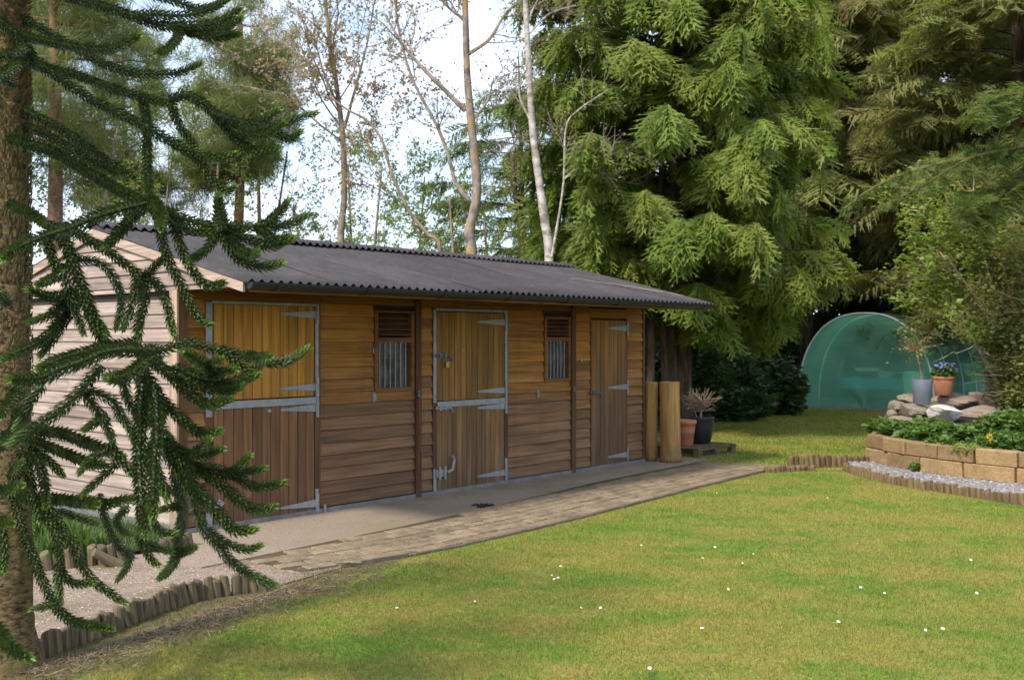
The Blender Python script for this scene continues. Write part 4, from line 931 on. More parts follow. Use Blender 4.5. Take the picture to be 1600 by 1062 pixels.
# bare and budding broadleaf trees
def bare(name, label, base, trunk_pts, trunk_r, bark, twigmat, seed, limbs, gen=3, budmat=None, nbud=0, bud=0.05, spread=0.75, group=None, nkid=6):
    r = np.random.default_rng(seed); base = np.asarray(base, float); root = thing(name, label, 'tree', tuple(base), 0, group)
    tp = smooth_line(np.asarray(trunk_pts) - base, 26); g = G(); rad = np.interp(np.linspace(0, 1, 26), [0, .04, 1], [trunk_r * 1.35, trunk_r, trunk_r * .42]); rad = rad * (1 + .05 * r.normal(size=26))
    g.tube(tp, rad, 9); g.make('trunk', M[bark], root, True)
    lg, tg = G(), G(); ends = []
    def grow(p0, d, ln, rd, lev):
        n = 7; P = [p0]; dd = d.copy()
        for i in range(n - 1):
            dd = dd + r.normal(0, 0.14, 3) + np.array([0, 0, 0.05]); dd /= np.linalg.norm(dd); P.append(P[-1] + dd * ln / (n - 1))
        P = np.array(P); (lg if lev <= 1 else tg).tube(P, np.linspace(rd, rd * 0.4, n), 5 if lev <= 1 else 3, cap=False)
        if lev >= 2: ends.append(P)
        if lev >= gen: return
        for k in range(nkid + (2 if lev == 1 else 0)):
            f = r.uniform(0.25, 0.98); i = int(f * (n - 1)); t_ = P[min(i + 1, n - 1)] - P[i]; t_ = t_ / (np.linalg.norm(t_) + 1e-9)
            o_ = r.normal(size=3); o_ -= t_ * o_.dot(t_); o_ /= np.linalg.norm(o_)
            d2 = t_ * (1 - spread * .4) + o_ * spread * r.uniform(.5, 1.1); d2 /= np.linalg.norm(d2)
            grow(P[i], d2, ln * r.uniform(0.32, 0.55), max(rd * 0.42, .004), lev + 1)
    for L_ in limbs:
        if L_[0] == 'px':      # a limb traced in the photograph: depth, radius, points
            P = smooth_line(np.array([at(u, v, L_[1]) for (u, v) in L_[3]]) - base, 16); lg.tube(P, np.linspace(L_[2], L_[2] * .4, 16), 6, cap=False)
            for k in range(8):
                i = r.integers(4, 15); t_ = P[i] - P[i - 1]; t_ /= np.linalg.norm(t_); o_ = r.normal(size=3); o_ -= t_ * o_.dot(t_); o_ /= np.linalg.norm(o_)
                grow(P[i], t_ * .6 + o_ * spread, r.uniform(.6, 1.3), L_[2] * .35, 2)
        else:
            f, ln = L_[1:]; i = int(f * 25); a = r.uniform(0, 2 * math.pi)
            grow(tp[i], np.array([math.cos(a) * spread, math.sin(a) * spread, r.uniform(.35, 1.0)]), ln * r.uniform(.7, 1.2), rad[i] * .38, 1)
    if lg.V: lg.make('limb', M[bark], root)
    if tg.V: tg.make('twigs', M[twigmat], root)['kind'] = 'stuff'
    if budmat:
        E_ = np.concatenate(ends); P = E_[r.integers(0, len(E_), nbud)] + r.normal(0, bud * .5, (nbud, 3))
        tv = np.array([[0, 0, 0], [.5, -.32, .08], [1, 0, 0], [.5, .32, .08]]); tf = np.array([[0, 1, 2], [0, 2, 3]])
        V, F = scatter(tv, tf, rot_rand(nbud, r), P, bud * r.uniform(.6, 1.4, nbud)); obj('crown', V, F, M[budmat], root)
    return root
def pts(Y, *uv):
    P = [at(u, v, Y) for (u, v) in uv]; p0 = P[0].copy(); p0[2] = -0.05; return [p0] + P
tp = pts(21, (532, 392), (538, 300), (535, 210), (524, 120), (510, 20), (500, -120))
bare('budding_tree', 'slim grey tree with brown buds left of the two pale trunks', [tp[0][0], 21, 0], tp, .075, 'bark_grey', 'twig_pale', 31,
     [('r', f, 2.6) for f in (.5, .55, .58, .62, .66, .70, .73, .77, .8, .84, .88, .92, .96, .98)] + [('px', 21, .035, [(538, 200), (560, 120), (575, 60), (590, -30)]), ('px', 21, .03, [(530, 170), (505, 110), (490, 50)])], 3, 'bud', 5600, .07)
tp = pts(17.5, (737, 405), (733, 360), (745, 300), (737, 200), (730, 120), (727, 20), (722, -160))
bare('bare_tree', 'pale grey tall bare trunk with orange lichen, forking low to the left', [tp[0][0], 17.5, 0], tp, .105, 'bark_grey', 'twig_pale', 32,
     [('px', 17.5, .04, [(733, 312), (712, 285), (700, 240), (680, 190), (645, 125), (622, 40), (612, -60)]), ('px', 17.5, .045, [(727, 172), (690, 135), (660, 105), (630, 70), (600, 20)]), ('px', 17.5, .035, [(730, 85), (765, 60), (790, 20), (815, 0)]), ('px', 17.5, .03, [(727, 30), (705, 15), (680, -10)]), ('px', 17.5, .025, [(735, 190), (760, 160), (772, 120)]), ('r', .85, 1.6), ('r', .92, 1.6), ('r', .97, 1.4)], 3, 'bud', 1500, .06)
tp = pts(17.0, (858, 412), (852, 350), (842, 280), (832, 200), (826, 100), (821, 0), (815, -160))
bare('birch_tree', 'slender whitish birch trunk standing right against the cedar', [tp[0][0], 17.0, 0], tp, .085, 'bark_pale', 'twig_pale', 33,
     [('px', 16.8, .020, [(862, 400), (880, 290), (884, 200), (905, 170), (950, 140)]), ('px', 17, .018, [(824, 55), (860, 20), (900, 8)]), ('px', 17, .02, [(830, 190), (812, 150), (815, 110)]), ('px', 16.8, .016, [(880, 280), (905, 262), (960, 250)]), ('r', .8, 1.4), ('r', .9, 1.4), ('r', .96, 1.2)], 3, 'bud', 900, .05)
tp = pts(20, (690, 405), (668, 365), (640, 330), (612, 270), (595, 215), (570, 185), (545, 172), (515, 150))
bare('leaning_tree', 'thin bare trunk leaning left between the budding and the lichened tree', [tp[0][0], 20, 0], tp, .042, 'bark_grey', 'twig_pale', 34, [('r', f, 1.9) for f in (.4, .5, .6, .7, .8, .88, .94, .98)], 3, 'bud', 3200, .065)
tp = pts(22, (818, 420), (815, 350), (805, 300), (800, 240))
bare('bare_tree', 'short brown bare trunk between the lichened trunk and the birch', [tp[0][0], 22, 0], tp, .11, 'bark_dark', 'twig', 35, [('r', f, 1.6) for f in (.5, .6, .7, .8, .9)], 3, 'bud', 900, .06)
# light spring shrubs and saplings behind the roof
for i, (u, Y, h, sd) in enumerate(((590, 23, 5.4, 41), (480, 24, 4.8, 42), (650, 25, 5.6, 43), (700, 21, 4.6, 44), (770, 22, 4.4, 45), (425, 25, 6.2, 46), (340, 23, 6.0, 47), (150, 19, 5.6, 48), (245, 24, 6.4, 49), (20, 20, 6.0, 50), (555, 27, 6.2, 51))):
    lab = ['leafy green sapling right of the budding tree, behind the roof', 'low spring green sapling left of the budding tree', 'green sapling behind the leaning bare trunk', 'thin leafy sapling left of the lichened trunk', 'sparse sapling between lichened trunk and birch', 'slender leafy sapling right of the pine trunk', 'slender leafy sapling left of the near pine trunk', 'leafy sapling behind the gable peak', 'leafy sapling between the two pines', 'leafy sapling behind the monkey puzzle trunk', 'far pale sapling directly behind the budding tree'][i]
    b0 = mk(u, Y); r = np.random.default_rng(sd)
    bare('sapling', lab, b0, [b0 - (0, 0, .05), b0 + (r.normal(0, .1), 0, h * .5), b0 + (r.normal(0, .3), 0, h)], .05, 'bark_grey', 'twig', sd, [('r', f, h * .34) for f in np.linspace(.25, .97, 11)], 3, 'spring' if i not in (7, 9) else 'larch', 3600, .06, .8, 'saplings behind the stable', 4)
# pines
def puff(seed, n=64):
    r = np.random.default_rng(seed); d = r.normal(size=(n, 3)); d[:, 2] += .35; d /= np.linalg.norm(d, axis=1)[:, None]; s = np.cross(d, r.normal(size=(n, 3))); s /= np.linalg.norm(s, axis=1)[:, None]
    b0 = d * .1 + r.normal(0, .12, (n, 3)); V = np.stack([b0 - s * .017, b0 + s * .017, b0 + d * r.uniform(.6, 1.1, n)[:, None]], 1).reshape(-1, 3); return V, np.arange(3 * n).reshape(-1, 3)
PUF = [puff(i) for i in range(4)]
def pine(label, base, height, tr, zlow, rmax, seed, nlimb=30, dens=15, size=.42):
    r = np.random.default_rng(seed); base = np.asarray(base); root = thing('pine_tree', label, 'tree', tuple(base), 0, 'pines behind the stable'); g = G(); z = np.linspace(-.05, height, 12)
    g.tube(np.stack([.08 * np.sin(z * .5 + seed), .05 * np.cos(z * .7), z], -1), np.linspace(tr, tr * .3, 12), 9); g.make('trunk', M['bark_red'], root, True)
    lg = G(); Ps = []
    for i in range(nlimb):
        h = zlow + (height - zlow) * r.random(); a = i * 2.4 + r.normal(0, .3); Rl = rmax * r.uniform(.5, 1.05) * (1 - .6 * ((h - zlow) / (height - zlow)) ** 2)
        q = np.linspace(0, 1, 7)[:, None]; hd = np.array([math.cos(a), math.sin(a), 0]); C = np.array([0, 0, h]) + hd * Rl * q + np.array([0, 0, 1]) * (Rl * r.uniform(-.15, .3) * q + .12 * Rl * q ** 2) + r.normal(0, .05, (7, 3)) * q
        lg.tube(C, np.linspace(.035, .008, 7), 4, cap=False); n = int(dens * Rl); f = np.sqrt(r.uniform(.1, 1, n)) * 6; ii = np.minimum(f.astype(int), 5); P = C[ii] + (C[ii + 1] - C[ii]) * (f - ii)[:, None]
        Ps.append(P + r.normal(0, .2 + .05 * Rl, (n, 3)))
    lg.make('limb', M['bark_red'], root); P = np.concatenate(Ps); N = len(P); ch = r.integers(0, 4, N); Vs, Fs, o_ = [], [], 0
    for k, (tv, tf) in enumerate(PUF):
        m_ = ch == k; n = int(m_.sum()); an = r.uniform(0, 6.28, n); Rz = np.zeros((n, 3, 3)); Rz[:, 0, 0] = np.cos(an); Rz[:, 0, 1] = -np.sin(an); Rz[:, 1, 0] = np.sin(an); Rz[:, 1, 1] = np.cos(an); Rz[:, 2, 2] = 1
        V, F = scatter(tv, tf, Rz, P[m_], size * r.uniform(.7, 1.3, n)); Vs.append(V); Fs.append(F + o_); o_ += len(V)
    obj('crown', np.concatenate(Vs), np.concatenate(Fs), M['pine'], root)
pine('pine with straight brown trunk showing above the stable roof', mk(372, 24), 9.4, .17, 5.4, 1.45, 61, 40, 15, .40)
pine('pine with reddish trunk just right of the monkey puzzle trunk', mk(82, 19), 9.5, .19, 5.0, 2.3, 62, 30, 9)
pine('thin far pine between the two stouter pines', mk(196, 26), 9.5, .10, 4.9, 1.9, 63, 32, 12)
pine('thin far pine close to the right of the straight pine', mk(408, 27), 8.0, .09, 6.0, 1.2, 64, 18, 10)
pine('pine crown high at the top left corner', mk(20, 25), 12.0, .18, 6.5, 2.6, 65, 26, 9)

# leafy masses
def leafmass(P, size, r, tvw=.34):
    n = len(P); tv = np.array([[0, 0, 0], [.45, -tvw, .1], [1, 0, -.08], [.45, tvw, .1]]); tf = np.array([[0, 1, 2], [0, 2, 3]])
    d = r.normal(size=(n, 3)); d[:, 2] = np.abs(d[:, 2]) * .4 - .15; return scatter(tv, tf, frames(d, (0, 0, 1), r, .7), P, size * r.uniform(.6, 1.4, n))
def blob(n, c, rad, r, lumps=9):
    """points near the surface of an uneven mound"""
    d = r.normal(size=(n, 3)); d /= np.linalg.norm(d, axis=1)[:, None]; k = r.normal(size=(lumps, 3)); k /= np.linalg.norm(k, axis=1)[:, None]
    bump_ = np.max(d @ k.T, axis=1); rr = (0.62 + .38 * np.clip(bump_, 0, 1) ** 2) * r.uniform(.55, 1.0, n) ** .6
    return np.asarray(c) + d * rr[:, None] * np.asarray(rad)
r = np.random.default_rng(71); Ps = []
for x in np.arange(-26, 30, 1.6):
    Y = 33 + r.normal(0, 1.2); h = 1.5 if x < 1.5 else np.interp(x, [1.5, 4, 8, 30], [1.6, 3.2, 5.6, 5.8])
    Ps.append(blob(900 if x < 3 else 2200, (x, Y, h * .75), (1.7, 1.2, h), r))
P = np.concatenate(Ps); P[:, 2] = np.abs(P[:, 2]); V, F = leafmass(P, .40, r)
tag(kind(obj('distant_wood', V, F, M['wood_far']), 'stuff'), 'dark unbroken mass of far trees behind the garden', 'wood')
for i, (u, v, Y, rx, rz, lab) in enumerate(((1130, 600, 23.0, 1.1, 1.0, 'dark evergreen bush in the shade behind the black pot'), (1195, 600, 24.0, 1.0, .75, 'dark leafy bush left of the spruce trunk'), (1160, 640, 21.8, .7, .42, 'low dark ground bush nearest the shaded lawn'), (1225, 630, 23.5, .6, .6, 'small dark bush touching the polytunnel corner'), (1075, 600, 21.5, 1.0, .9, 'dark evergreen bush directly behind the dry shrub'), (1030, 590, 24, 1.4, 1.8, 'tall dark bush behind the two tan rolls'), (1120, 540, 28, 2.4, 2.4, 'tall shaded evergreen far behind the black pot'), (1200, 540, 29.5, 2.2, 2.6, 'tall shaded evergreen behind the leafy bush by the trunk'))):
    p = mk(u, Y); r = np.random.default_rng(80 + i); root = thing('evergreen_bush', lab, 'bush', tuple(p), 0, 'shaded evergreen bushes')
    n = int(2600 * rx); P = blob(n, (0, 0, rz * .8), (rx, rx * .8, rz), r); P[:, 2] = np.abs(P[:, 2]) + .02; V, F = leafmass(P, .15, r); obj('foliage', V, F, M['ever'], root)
    g = G()
    for k in range(5): a = k * 1.3; g.tube([(0, 0, 0), (.2 * math.cos(a) * rx, .2 * math.sin(a) * rx, rz * .6), (.5 * math.cos(a) * rx, .5 * math.sin(a) * rx, rz * 1.1)], [.03, .02, .01], 4)
    g.make('stem', M['bark_dark'], root)

# loose shrub on the right of the raised bed
sb = np.array([7.55, 15.6, 0.4]); r = np.random.default_rng(91)
shr = thing('bushy_shrub', 'large loose shrub with small pale green leaves behind the raised bed', 'shrub', tuple(sb)); g = G(); ends = []
for k, (u, v, Y) in enumerate(((1440, 330, 15.4), (1470, 290, 15.6), (1520, 300, 15.8), (1580, 290, 15.9), (1430, 390, 15.2), (1480, 400, 15.0), (1530, 370, 15.3), (1565, 400, 15.2), (1600, 400, 15.2), (1585, 520, 15.0), (1605, 470, 14.9), (1620, 480, 14.9), (1600, 560, 14.8), (1610, 590, 15.2), (1590, 610, 14.9), (1640, 340, 15.6), (1650, 560, 15.0))):
    e = at(u, v, Y) - sb; m_ = np.array([e[0] * .35, e[1] * .3, e[2] * .5]) + r.normal(0, .08, 3); P = smooth_line([(r.normal(0, .06), r.normal(0, .06), 0), m_, e], 14); g.tube(P, np.linspace(.045, .008, 14), 5, cap=False)
    for j in range(16):
        i = r.integers(5, 14); d = r.normal(size=3); d[2] = d[2] * .6 + .15; d /= np.linalg.norm(d); Q = np.array([P[i] + d * q_ * r.uniform(.45, .75) + r.normal(0, .02, 3) for q_ in np.linspace(0, 1, 6)]); g.tube(Q, np.linspace(.009, .003, 6), 3, cap=False); ends.append((Q, k))
g.make('stems', M['bark_grey'], shr)
for nm, ks, mat, num in (('young_foliage', (0, 1, 4), 'spring', 3200), ('foliage', tuple(set(range(17)) - {0, 1, 4}), 'shrub', 21000)):
    E_ = np.concatenate([q for q, k in ends if k in ks]); P = E_[r.integers(0, len(E_), num)] + r.normal(0, .085, (num, 3)); P = P[~((P[:, 2] < 1.25) & (P[:, 0] < -.50))]; V, F = leafmass(P, .062 if nm == 'foliage' else .085, r); obj(nm, V, F, M[mat], shr)
# larch bough reaching in from the right
bo = thing('larch_bough_tree', 'larch at the right edge reaching a bare-tipped bough leftwards', 'tree', (8.6, 14.5, 0)); r = np.random.default_rng(95); o_ = np.array([8.6, 14.5, 0])
g = G(); g.tube([(0, 0, -.05), (.05, 0, 2.5), (0, .1, 6.5)], [.16, .12, .06], 8); g.make('trunk', M['bark_dark'], bo, True); lg = G(); Ps, Xs = [], []
for (Y0, Y1, up_) in ((14.5, 12.6, [(1780, 210), (1600, 238), (1500, 248), (1420, 268), (1360, 295), (1312, 330)]), (14.5, 13.0, [(1780, 190), (1620, 225), (1520, 245), (1440, 290), (1372, 325)]), (14.5, 13.5, [(1780, 120), (1640, 140), (1560, 150), (1530, 175)]), (14.5, 13.6, [(1780, 200), (1600, 280), (1540, 300), (1500, 330)]), (14.5, 13.8, [(1780, 250), (1650, 290), (1580, 300), (1530, 345)])):
    yy = np.linspace(Y0, Y1, len(up_)); P = smooth_line([at(u, v, y) for (u, v), y in zip(up_, yy)], 30) - o_; lg.tube(P, np.linspace(.035, .007, 30), 5, cap=False)
    for j in range(220):
        f = r.random() ** .8; i = min(int(f * 29), 28); T = P[i + 1] - P[i]; T /= np.linalg.norm(T); d = T + r.normal(0, .7, 3) + np.array([0, 0, -.3]); Ps.append(P[i]); Xs.append(d)
lg.make('limb', M['twig_larch'], bo); P = np.array(Ps); X = np.array(Xs); S = r.uniform(.14, .42, len(P)) * np.clip((P[:, 0] + 5.0) / 3.0, .35, 1); V, F = scatter(*NED[0], frames(X, (0, 0, 1), r, .5), P, S); obj('crown', V, F, M['larch'], bo)
# ------------------------------------------------------------------ log edgings
def along(P, step, jitter=0.0):
    P = smooth_line([(p[0], p[1], 0) for p in P], 200); seg = np.linalg.norm(np.diff(P, axis=0), axis=1); cum = np.concatenate([[0], np.cumsum(seg)])
    q = np.arange(step / 2, cum[-1], step); X = np.interp(q, cum, P[:, 0]); Y = np.interp(q, cum, P[:, 1]); T = np.stack([np.gradient(X), np.gradient(Y)], -1)
    return X, Y, np.arctan2(T[:, 1], T[:, 0])
def log_mesh(r0, h, seed, mat='log'):
    r = np.random.default_rng(seed); k = 9; a = np.arange(k) * 2 * math.pi / k; g = G(); rows = []
    for z, f in ((-.08, 1), (h * .5, 1.02), (h - .008, 1.0), (h, .86)): rows.append(np.stack([r0 * f * np.cos(a) * (1 + .05 * r.normal(size=k)), r0 * f * np.sin(a), np.full(k, z) + (z > .05) * .012 * np.cos(a + seed)], -1))
    V = np.concatenate(rows); i = np.arange(3)[:, None] * k; j = np.arange(k)[None]; j2 = (j + 1) % k; g.add(V, np.stack([i + j, i + j2, i + k + j2, i + k + j], -1).reshape(-1, 4))
    V2 = np.vstack([rows[-1], rows[-1].mean(0)]); g.add(V2, [(q, (q + 1) % k, k) for q in range(k)]); return g
def edging(name, label, P, step, r0, h, mat, seed, cat='edging', lean=.05, z=0.0):
    X, Y, A = along(P, step); root = thing(name, label, cat, (X[0], Y[0], z)); r = np.random.default_rng(seed)
    protos = [log_mesh(r0, h, s + seed).make('log', M[mat], root) for s in range(4)]; used = set()
    for i in range(len(X)):
        k = int(r.integers(0, 4)); o = protos[k]
        if k in used: o = protos[k].copy(); COL.objects.link(o)
        used.add(k); o.location = (X[i] - X[0], Y[i] - Y[0], r.normal(0, .007)); o.rotation_euler = (r.normal(0, lean), r.normal(0, lean) - .12, A[i] + r.normal(0, .1)); s = r.uniform(.9, 1.08); o.scale = (s, 1.0, r.uniform(.9, 1.1))
    return root
edging('log_edging', 'row of short grey logs edging the lawn beside the monkey puzzle', [(-2.60, 5.30), (-2.34, 6.05), (-2.09, 6.75), (-1.80, 7.02), (-1.62, 7.06)], .062, .031, .135, 'log', 7, lean=.09)
edging('log_edging', 'short row of upright logs holding the flower bed behind the tree', [(-3.9, 7.42), (-3.44, 7.67), (-3.05, 7.93), (-2.93, 8.0)], .075, .036, .15, 'log', 17)
edging('log_edging', 'short log row by the corner of the gable', [(-2.78, 8.28), (-2.62, 8.58)], .07, .034, .12, 'log', 27)
for i, (u, v, a, tl) in enumerate(((176, 880, .5, .9), (184, 878, .3, 1.1))):
    p = gp(u, v, .03); g = log_mesh(.032, .17, 50 + i); o = g.make('fallen_log', M['log']); o.location = p; o.rotation_euler = (0, -tl, a)
    tag(o, ['pale edging log tipped over, left of the two', 'pale edging log lying flattest, right of the two'][i], 'log', 'toppled edging logs')
edging('log_edging', 'brown log row curving along the gravel strip at the right of the lawn', EDGR[2:], .085, .044, .105, 'log_red', 37, lean=.02)
edging('log_edging', 'low pale log row between brick path and far lawn', [EDGR[0], EDGR[1], (3.9, 13.52)], .075, .036, .075, 'log_red', 47, lean=.04)
edging('log_edging', 'taller log row with uneven tops behind the low one', [(3.62, 13.75), (4.0, 13.85), (4.45, 13.95), (4.85, 14.0)], .08, .042, .17, 'log_red', 57, lean=.06)

# ------------------------------------------------------------------ gravel strip, block wall, raised bed
WALL = [(4.86, 14.12), (4.93, 13.35), (5.28, 12.5), (5.80, 11.8), (6.7, 10.95), (7.9, 10.2)]
gs = [tuple(p) for p in EDGR[2:]] + [(7.9, 10.1)] + [(x + .05, y) for x, y in WALL[::-1]] + [(4.5, 14.0)]
slab('gravel_strip', gs, -.05, .085, M['slate'])
r = np.random.default_rng(101)
def chips(name, poly, n, bx_, size, z, mat, label, flat=.5):
    x = r.uniform(bx_[0], bx_[1], n); y = r.uniform(bx_[2], bx_[3], n); k = inside(poly, x, y); x, y = x[k], y[k]; n = len(x)
    tv = np.array([[-1, -.7, 0], [1, -.6, 0], [.8, .7, 0], [-.8, .6, 0], [-.4, -.3, flat], [.5, 0, flat * .9], [-.1, .4, flat]]); tf = np.array([[0, 1, 5], [0, 5, 4], [1, 2, 5], [2, 6, 5], [2, 3, 6], [3, 0, 4], [3, 4, 6], [4, 5, 6]])
    a = r.uniform(0, 6.28, n); Rz = np.zeros((n, 3, 3)); Rz[:, 0, 0] = np.cos(a); Rz[:, 0, 1] = -np.sin(a); Rz[:, 1, 0] = np.sin(a); Rz[:, 1, 1] = np.cos(a); Rz[:, 2, 2] = 1; Rz[:, 2, 0] = r.normal(0, .25, n); Rz[:, 2, 1] = r.normal(0, .25, n)
    V, F = scatter(tv, tf, Rz, np.stack([x, y, np.full(n, z)], -1), size * r.uniform(.5, 1.4, n)); tag(kind(obj(name, V, F, mat), 'stuff'), label, 'gravel')
def chipmat(name, ca, cb_):
    m, t, b = new_mat(name); geo = t.nodes.new('ShaderNodeNewGeometry'); t.links.new(mixc(t, geo.outputs['Random Per Island'], ca, cb_), b.inputs['Base Color']); b.inputs['Roughness'].default_value = .85; return m
chips('chippings', gs, 9000, (4.2, 8, 9.3, 14.1), .017, .082, chipmat('chipping', (0.12, .105, .10), (.36, .33, .31)), 'mauve grey stone chippings on the strip below the block wall')
GB = [(-6.5, 3.5), (-2.70, 5.1), (-2.40, 6.12), (-2.15, 6.79), (-1.74, 7.03), W(0.0, 2.0)[:2], W(-.3, 1.5)[:2], W(-.6, .5)[:2], (-2.6, 8.3), (-3.1, 7.85), (-4.6, 7.1), (-8, 6)]
chips('pebbles', GB, 5200, (-4.6, -1.2, 4.8, 8.5), .0085, .010, chipmat('pebble', (.20, .145, .10), (.50, .42, .34)), 'loose grit on the bare bed behind the log row')
bm_ = {}
def block_wall(row, zb, off, skip=(), bl=.62):
    X, Y, A = along(WALL + [], bl)
    for i in range(len(X)):
        if i in skip: continue
        l_ = bl / 2 - .006; h = .178; d = .075; c = .012; jj = r.uniform(-.006, .006, 8)
        V = [(-l_, -d, 0), (l_, -d, 0), (l_, d, 0), (-l_, d, 0), (-l_, -d, h), (l_, -d, h), (l_, d, h), (-l_, d, h)]
        V = [(v[0] + jj[q], v[1] + jj[(q + 3) % 8], v[2] + jj[(q + 5) % 8] * .6) for q, v in enumerate(V)]
        g = G(); g.hexa(V); o = g.make('block', M['block'], bw); o.location = (X[i] - WALL[0][0] + off * .0, Y[i] - WALL[0][1], zb); o.rotation_euler = (0, 0, A[i] + r.normal(0, .015))
        bv = o.modifiers.new('bevel', 'BEVEL'); bv.width = .012; bv.segments = 1
bw = thing('block_wall', 'low curved wall of tan stone blocks in two courses holding the bed', 'wall', (*WALL[0], .08))
block_wall(0, 0.0, 0); block_wall(1, .181, 0, (), .50)
for k in range(2):
    for zb in (0, .181):
        g = G(); g.box(-.2, .2, -.07, .07, 0, .176); o = g.make('block', M['block'], bw); o.location = (.06 + .16 * k + .05, .16 + .38 * k, zb); o.rotation_euler = (0, 0, 1.15); bv = o.modifiers.new('bevel', 'BEVEL'); bv.width = .012; bv.segments = 1
fr = smooth_line([(x + .07, y + .06, .36) for x, y in WALL], 30)
bk = smooth_line([(5.3, 14.9, .40), (5.9, 14.6, .46), (6.6, 14.2, .50), (7.4, 13.6, .5), (8.4, 12.9, .5), (9.5, 12.0, .5)], 30)
bk2 = smooth_line([(5.45, 15.5, .40), (5.8, 16.2, .62), (6.8, 16.6, .66), (8, 16.6, .66), (9.2, 16.2, .66), (11, 15.5, .6)], 30)
bk3 = smooth_line([(5.6, 16.0, -.05), (6.0, 17.4, -.05), (6.8, 18.4, -.05), (8.4, 18.4, -.05), (10, 18.0, -.05), (12, 17.5, -.05)], 30)
rows = np.array([fr, fr * .5 + bk * .5 + (0, 0, .02), bk, bk * .5 + bk2 * .5, bk2, bk2 * .5 + bk3 * .5, bk3]); rows[:, :, 2] += r.normal(0, .015, rows.shape[:2])
i = np.arange(6)[:, None] * 30; j = np.arange(29)[None]
kind(obj('raised_bed', rows.reshape(-1, 3), np.stack([i + j, i + j + 1, i + 30 + j + 1, i + 30 + j], -1).reshape(-1, 4), M['soil'], None, True), 'structure')
kind(obj('raised_bed_end', [(4.95, 14.1, -.02), (5.55, 15.9, -.02), (5.45, 15.5, .40), (5.25, 14.9, .40), (4.95, 14.15, .36)], [np.array([[0, 1, 2], [0, 2, 3], [0, 3, 4]])], M['soil']), 'structure')
def bedz(x, y):
    P = rows.reshape(-1, 3); q = np.argmin((P[:, 0] - x) ** 2 + (P[:, 1] - y) ** 2); return P[q, 2]
# leafy perennials
def clump(name, label, p, rad, h, n, size, mat, seed, cat='plant', group='leafy plants in the raised bed', stems=True):
    rr = np.random.default_rng(seed); root = thing(name, label, cat, tuple(p), 0, group); P = blob(n, (0, 0, h * .45), (rad, rad, h * .6), rr, 14); P[:, 2] = np.abs(P[:, 2]) + .01
    V, F = leafmass(P, size, rr, .38); obj('foliage', V, F, M[mat], root)
    g = G()
    for k in range(7): a = rr.uniform(0, 6.28); g.tube([(0, 0, -.02), (.4 * rad * math.cos(a), .4 * rad * math.sin(a), h * .4), (.8 * rad * math.cos(a), .8 * rad * math.sin(a), h * .75)], [.008, .006, .003], 3)
    g.make('stem', M['bedgreen'], root); return root
CL = [(1378, 668, 14.6, .22, .30, 'pale leafy clump at the near end of the block wall'), (1400, 668, 14.1, .26, .28, 'leafy plant below the grey stacked rocks'), (1432, 672, 13.6, .30, .32, 'broad leafy plant below the white rock'), (1470, 670, 13.4, .32, .34, 'bushy leafy plant right of the white rock'), (1475, 690, 12.9, .22, .24, 'low plant spilling over the wall top'), (1515, 668, 13.6, .34, .38, 'tall leafy plant below the pink stones'), (1560, 665, 13.6, .34, .42, 'tallest leafy plant at the shrub foot'), (1540, 690, 12.7, .26, .26, 'leafy plant beside the yellow flowers'), (1585, 685, 12.5, .32, .34, 'leafy plant at the right edge over the wall'), (1600, 650, 13.6, .4, .5, 'leafy plant below the shrub at the right edge'), (1450, 655, 14.4, .26, .28, 'small plant tight below the white rock'), (1625, 690, 12.3, .3, .35, 'leafy plant just cut by the right edge')]
for i, (u, v, Y, rad, h, lab) in enumerate(CL):
    p = at(u, v, Y); p[2] = bedz(p[0], p[1]) - .03; h = min(h * .75, .20 if u < 1535 else .32); clump('leafy_plant', lab, p, rad, h, int(620 * rad / .25), .075, 'bedgreen', 200 + i)
for i, (u, v, Y, lab) in enumerate(((1545, 680, 12.6, 'upper one of the two orange yellow flowers'), (1549, 686, 12.55, 'lower one of the two orange yellow flowers'))):
    p = at(u, v, Y); f = thing('yellow_flower', lab, 'flower', tuple(p), 0, 'yellow flowers in the bed'); g = G()
    for k in range(8): a = k * .785; g.add([(0, 0, 0), (.03 * math.cos(a - .3), -.012, .03 * math.sin(a - .3)), (.042 * math.cos(a), -.006, .042 * math.sin(a)), (.03 * math.cos(a + .3), -.012, .03 * math.sin(a + .3))], [(0, 1, 2, 3)])
    g.make('petals', M['petal_y'], f); g = G(); g.tube([(0, .004, 0), (.01, .02, -.12), (.01, .03, -.26)], .004, 4); g.make('stem', M['bedgreen'], f)
# weeds at the wall's foot
for i, (u, v, lab) in enumerate(((1393, 722, 'small weed at the foot of the wall corner'), (1430, 735, 'tiny weed growing from the gravel strip'))):
    p = gp(u, v, .085); clump('weed', lab, p, .08, .10, 90, .04, 'bedgreen', 240 + i, 'weed', 'weeds along the gravel strip')
# yellowish succulents on the wall top
p = at(1512, 692, 12.35); p[2] = .37; clump('stonecrop', 'yellow green mat creeping over the wall top by a proud block', p, .2, .1, 320, .03, 'spring', 260, 'plant', None)

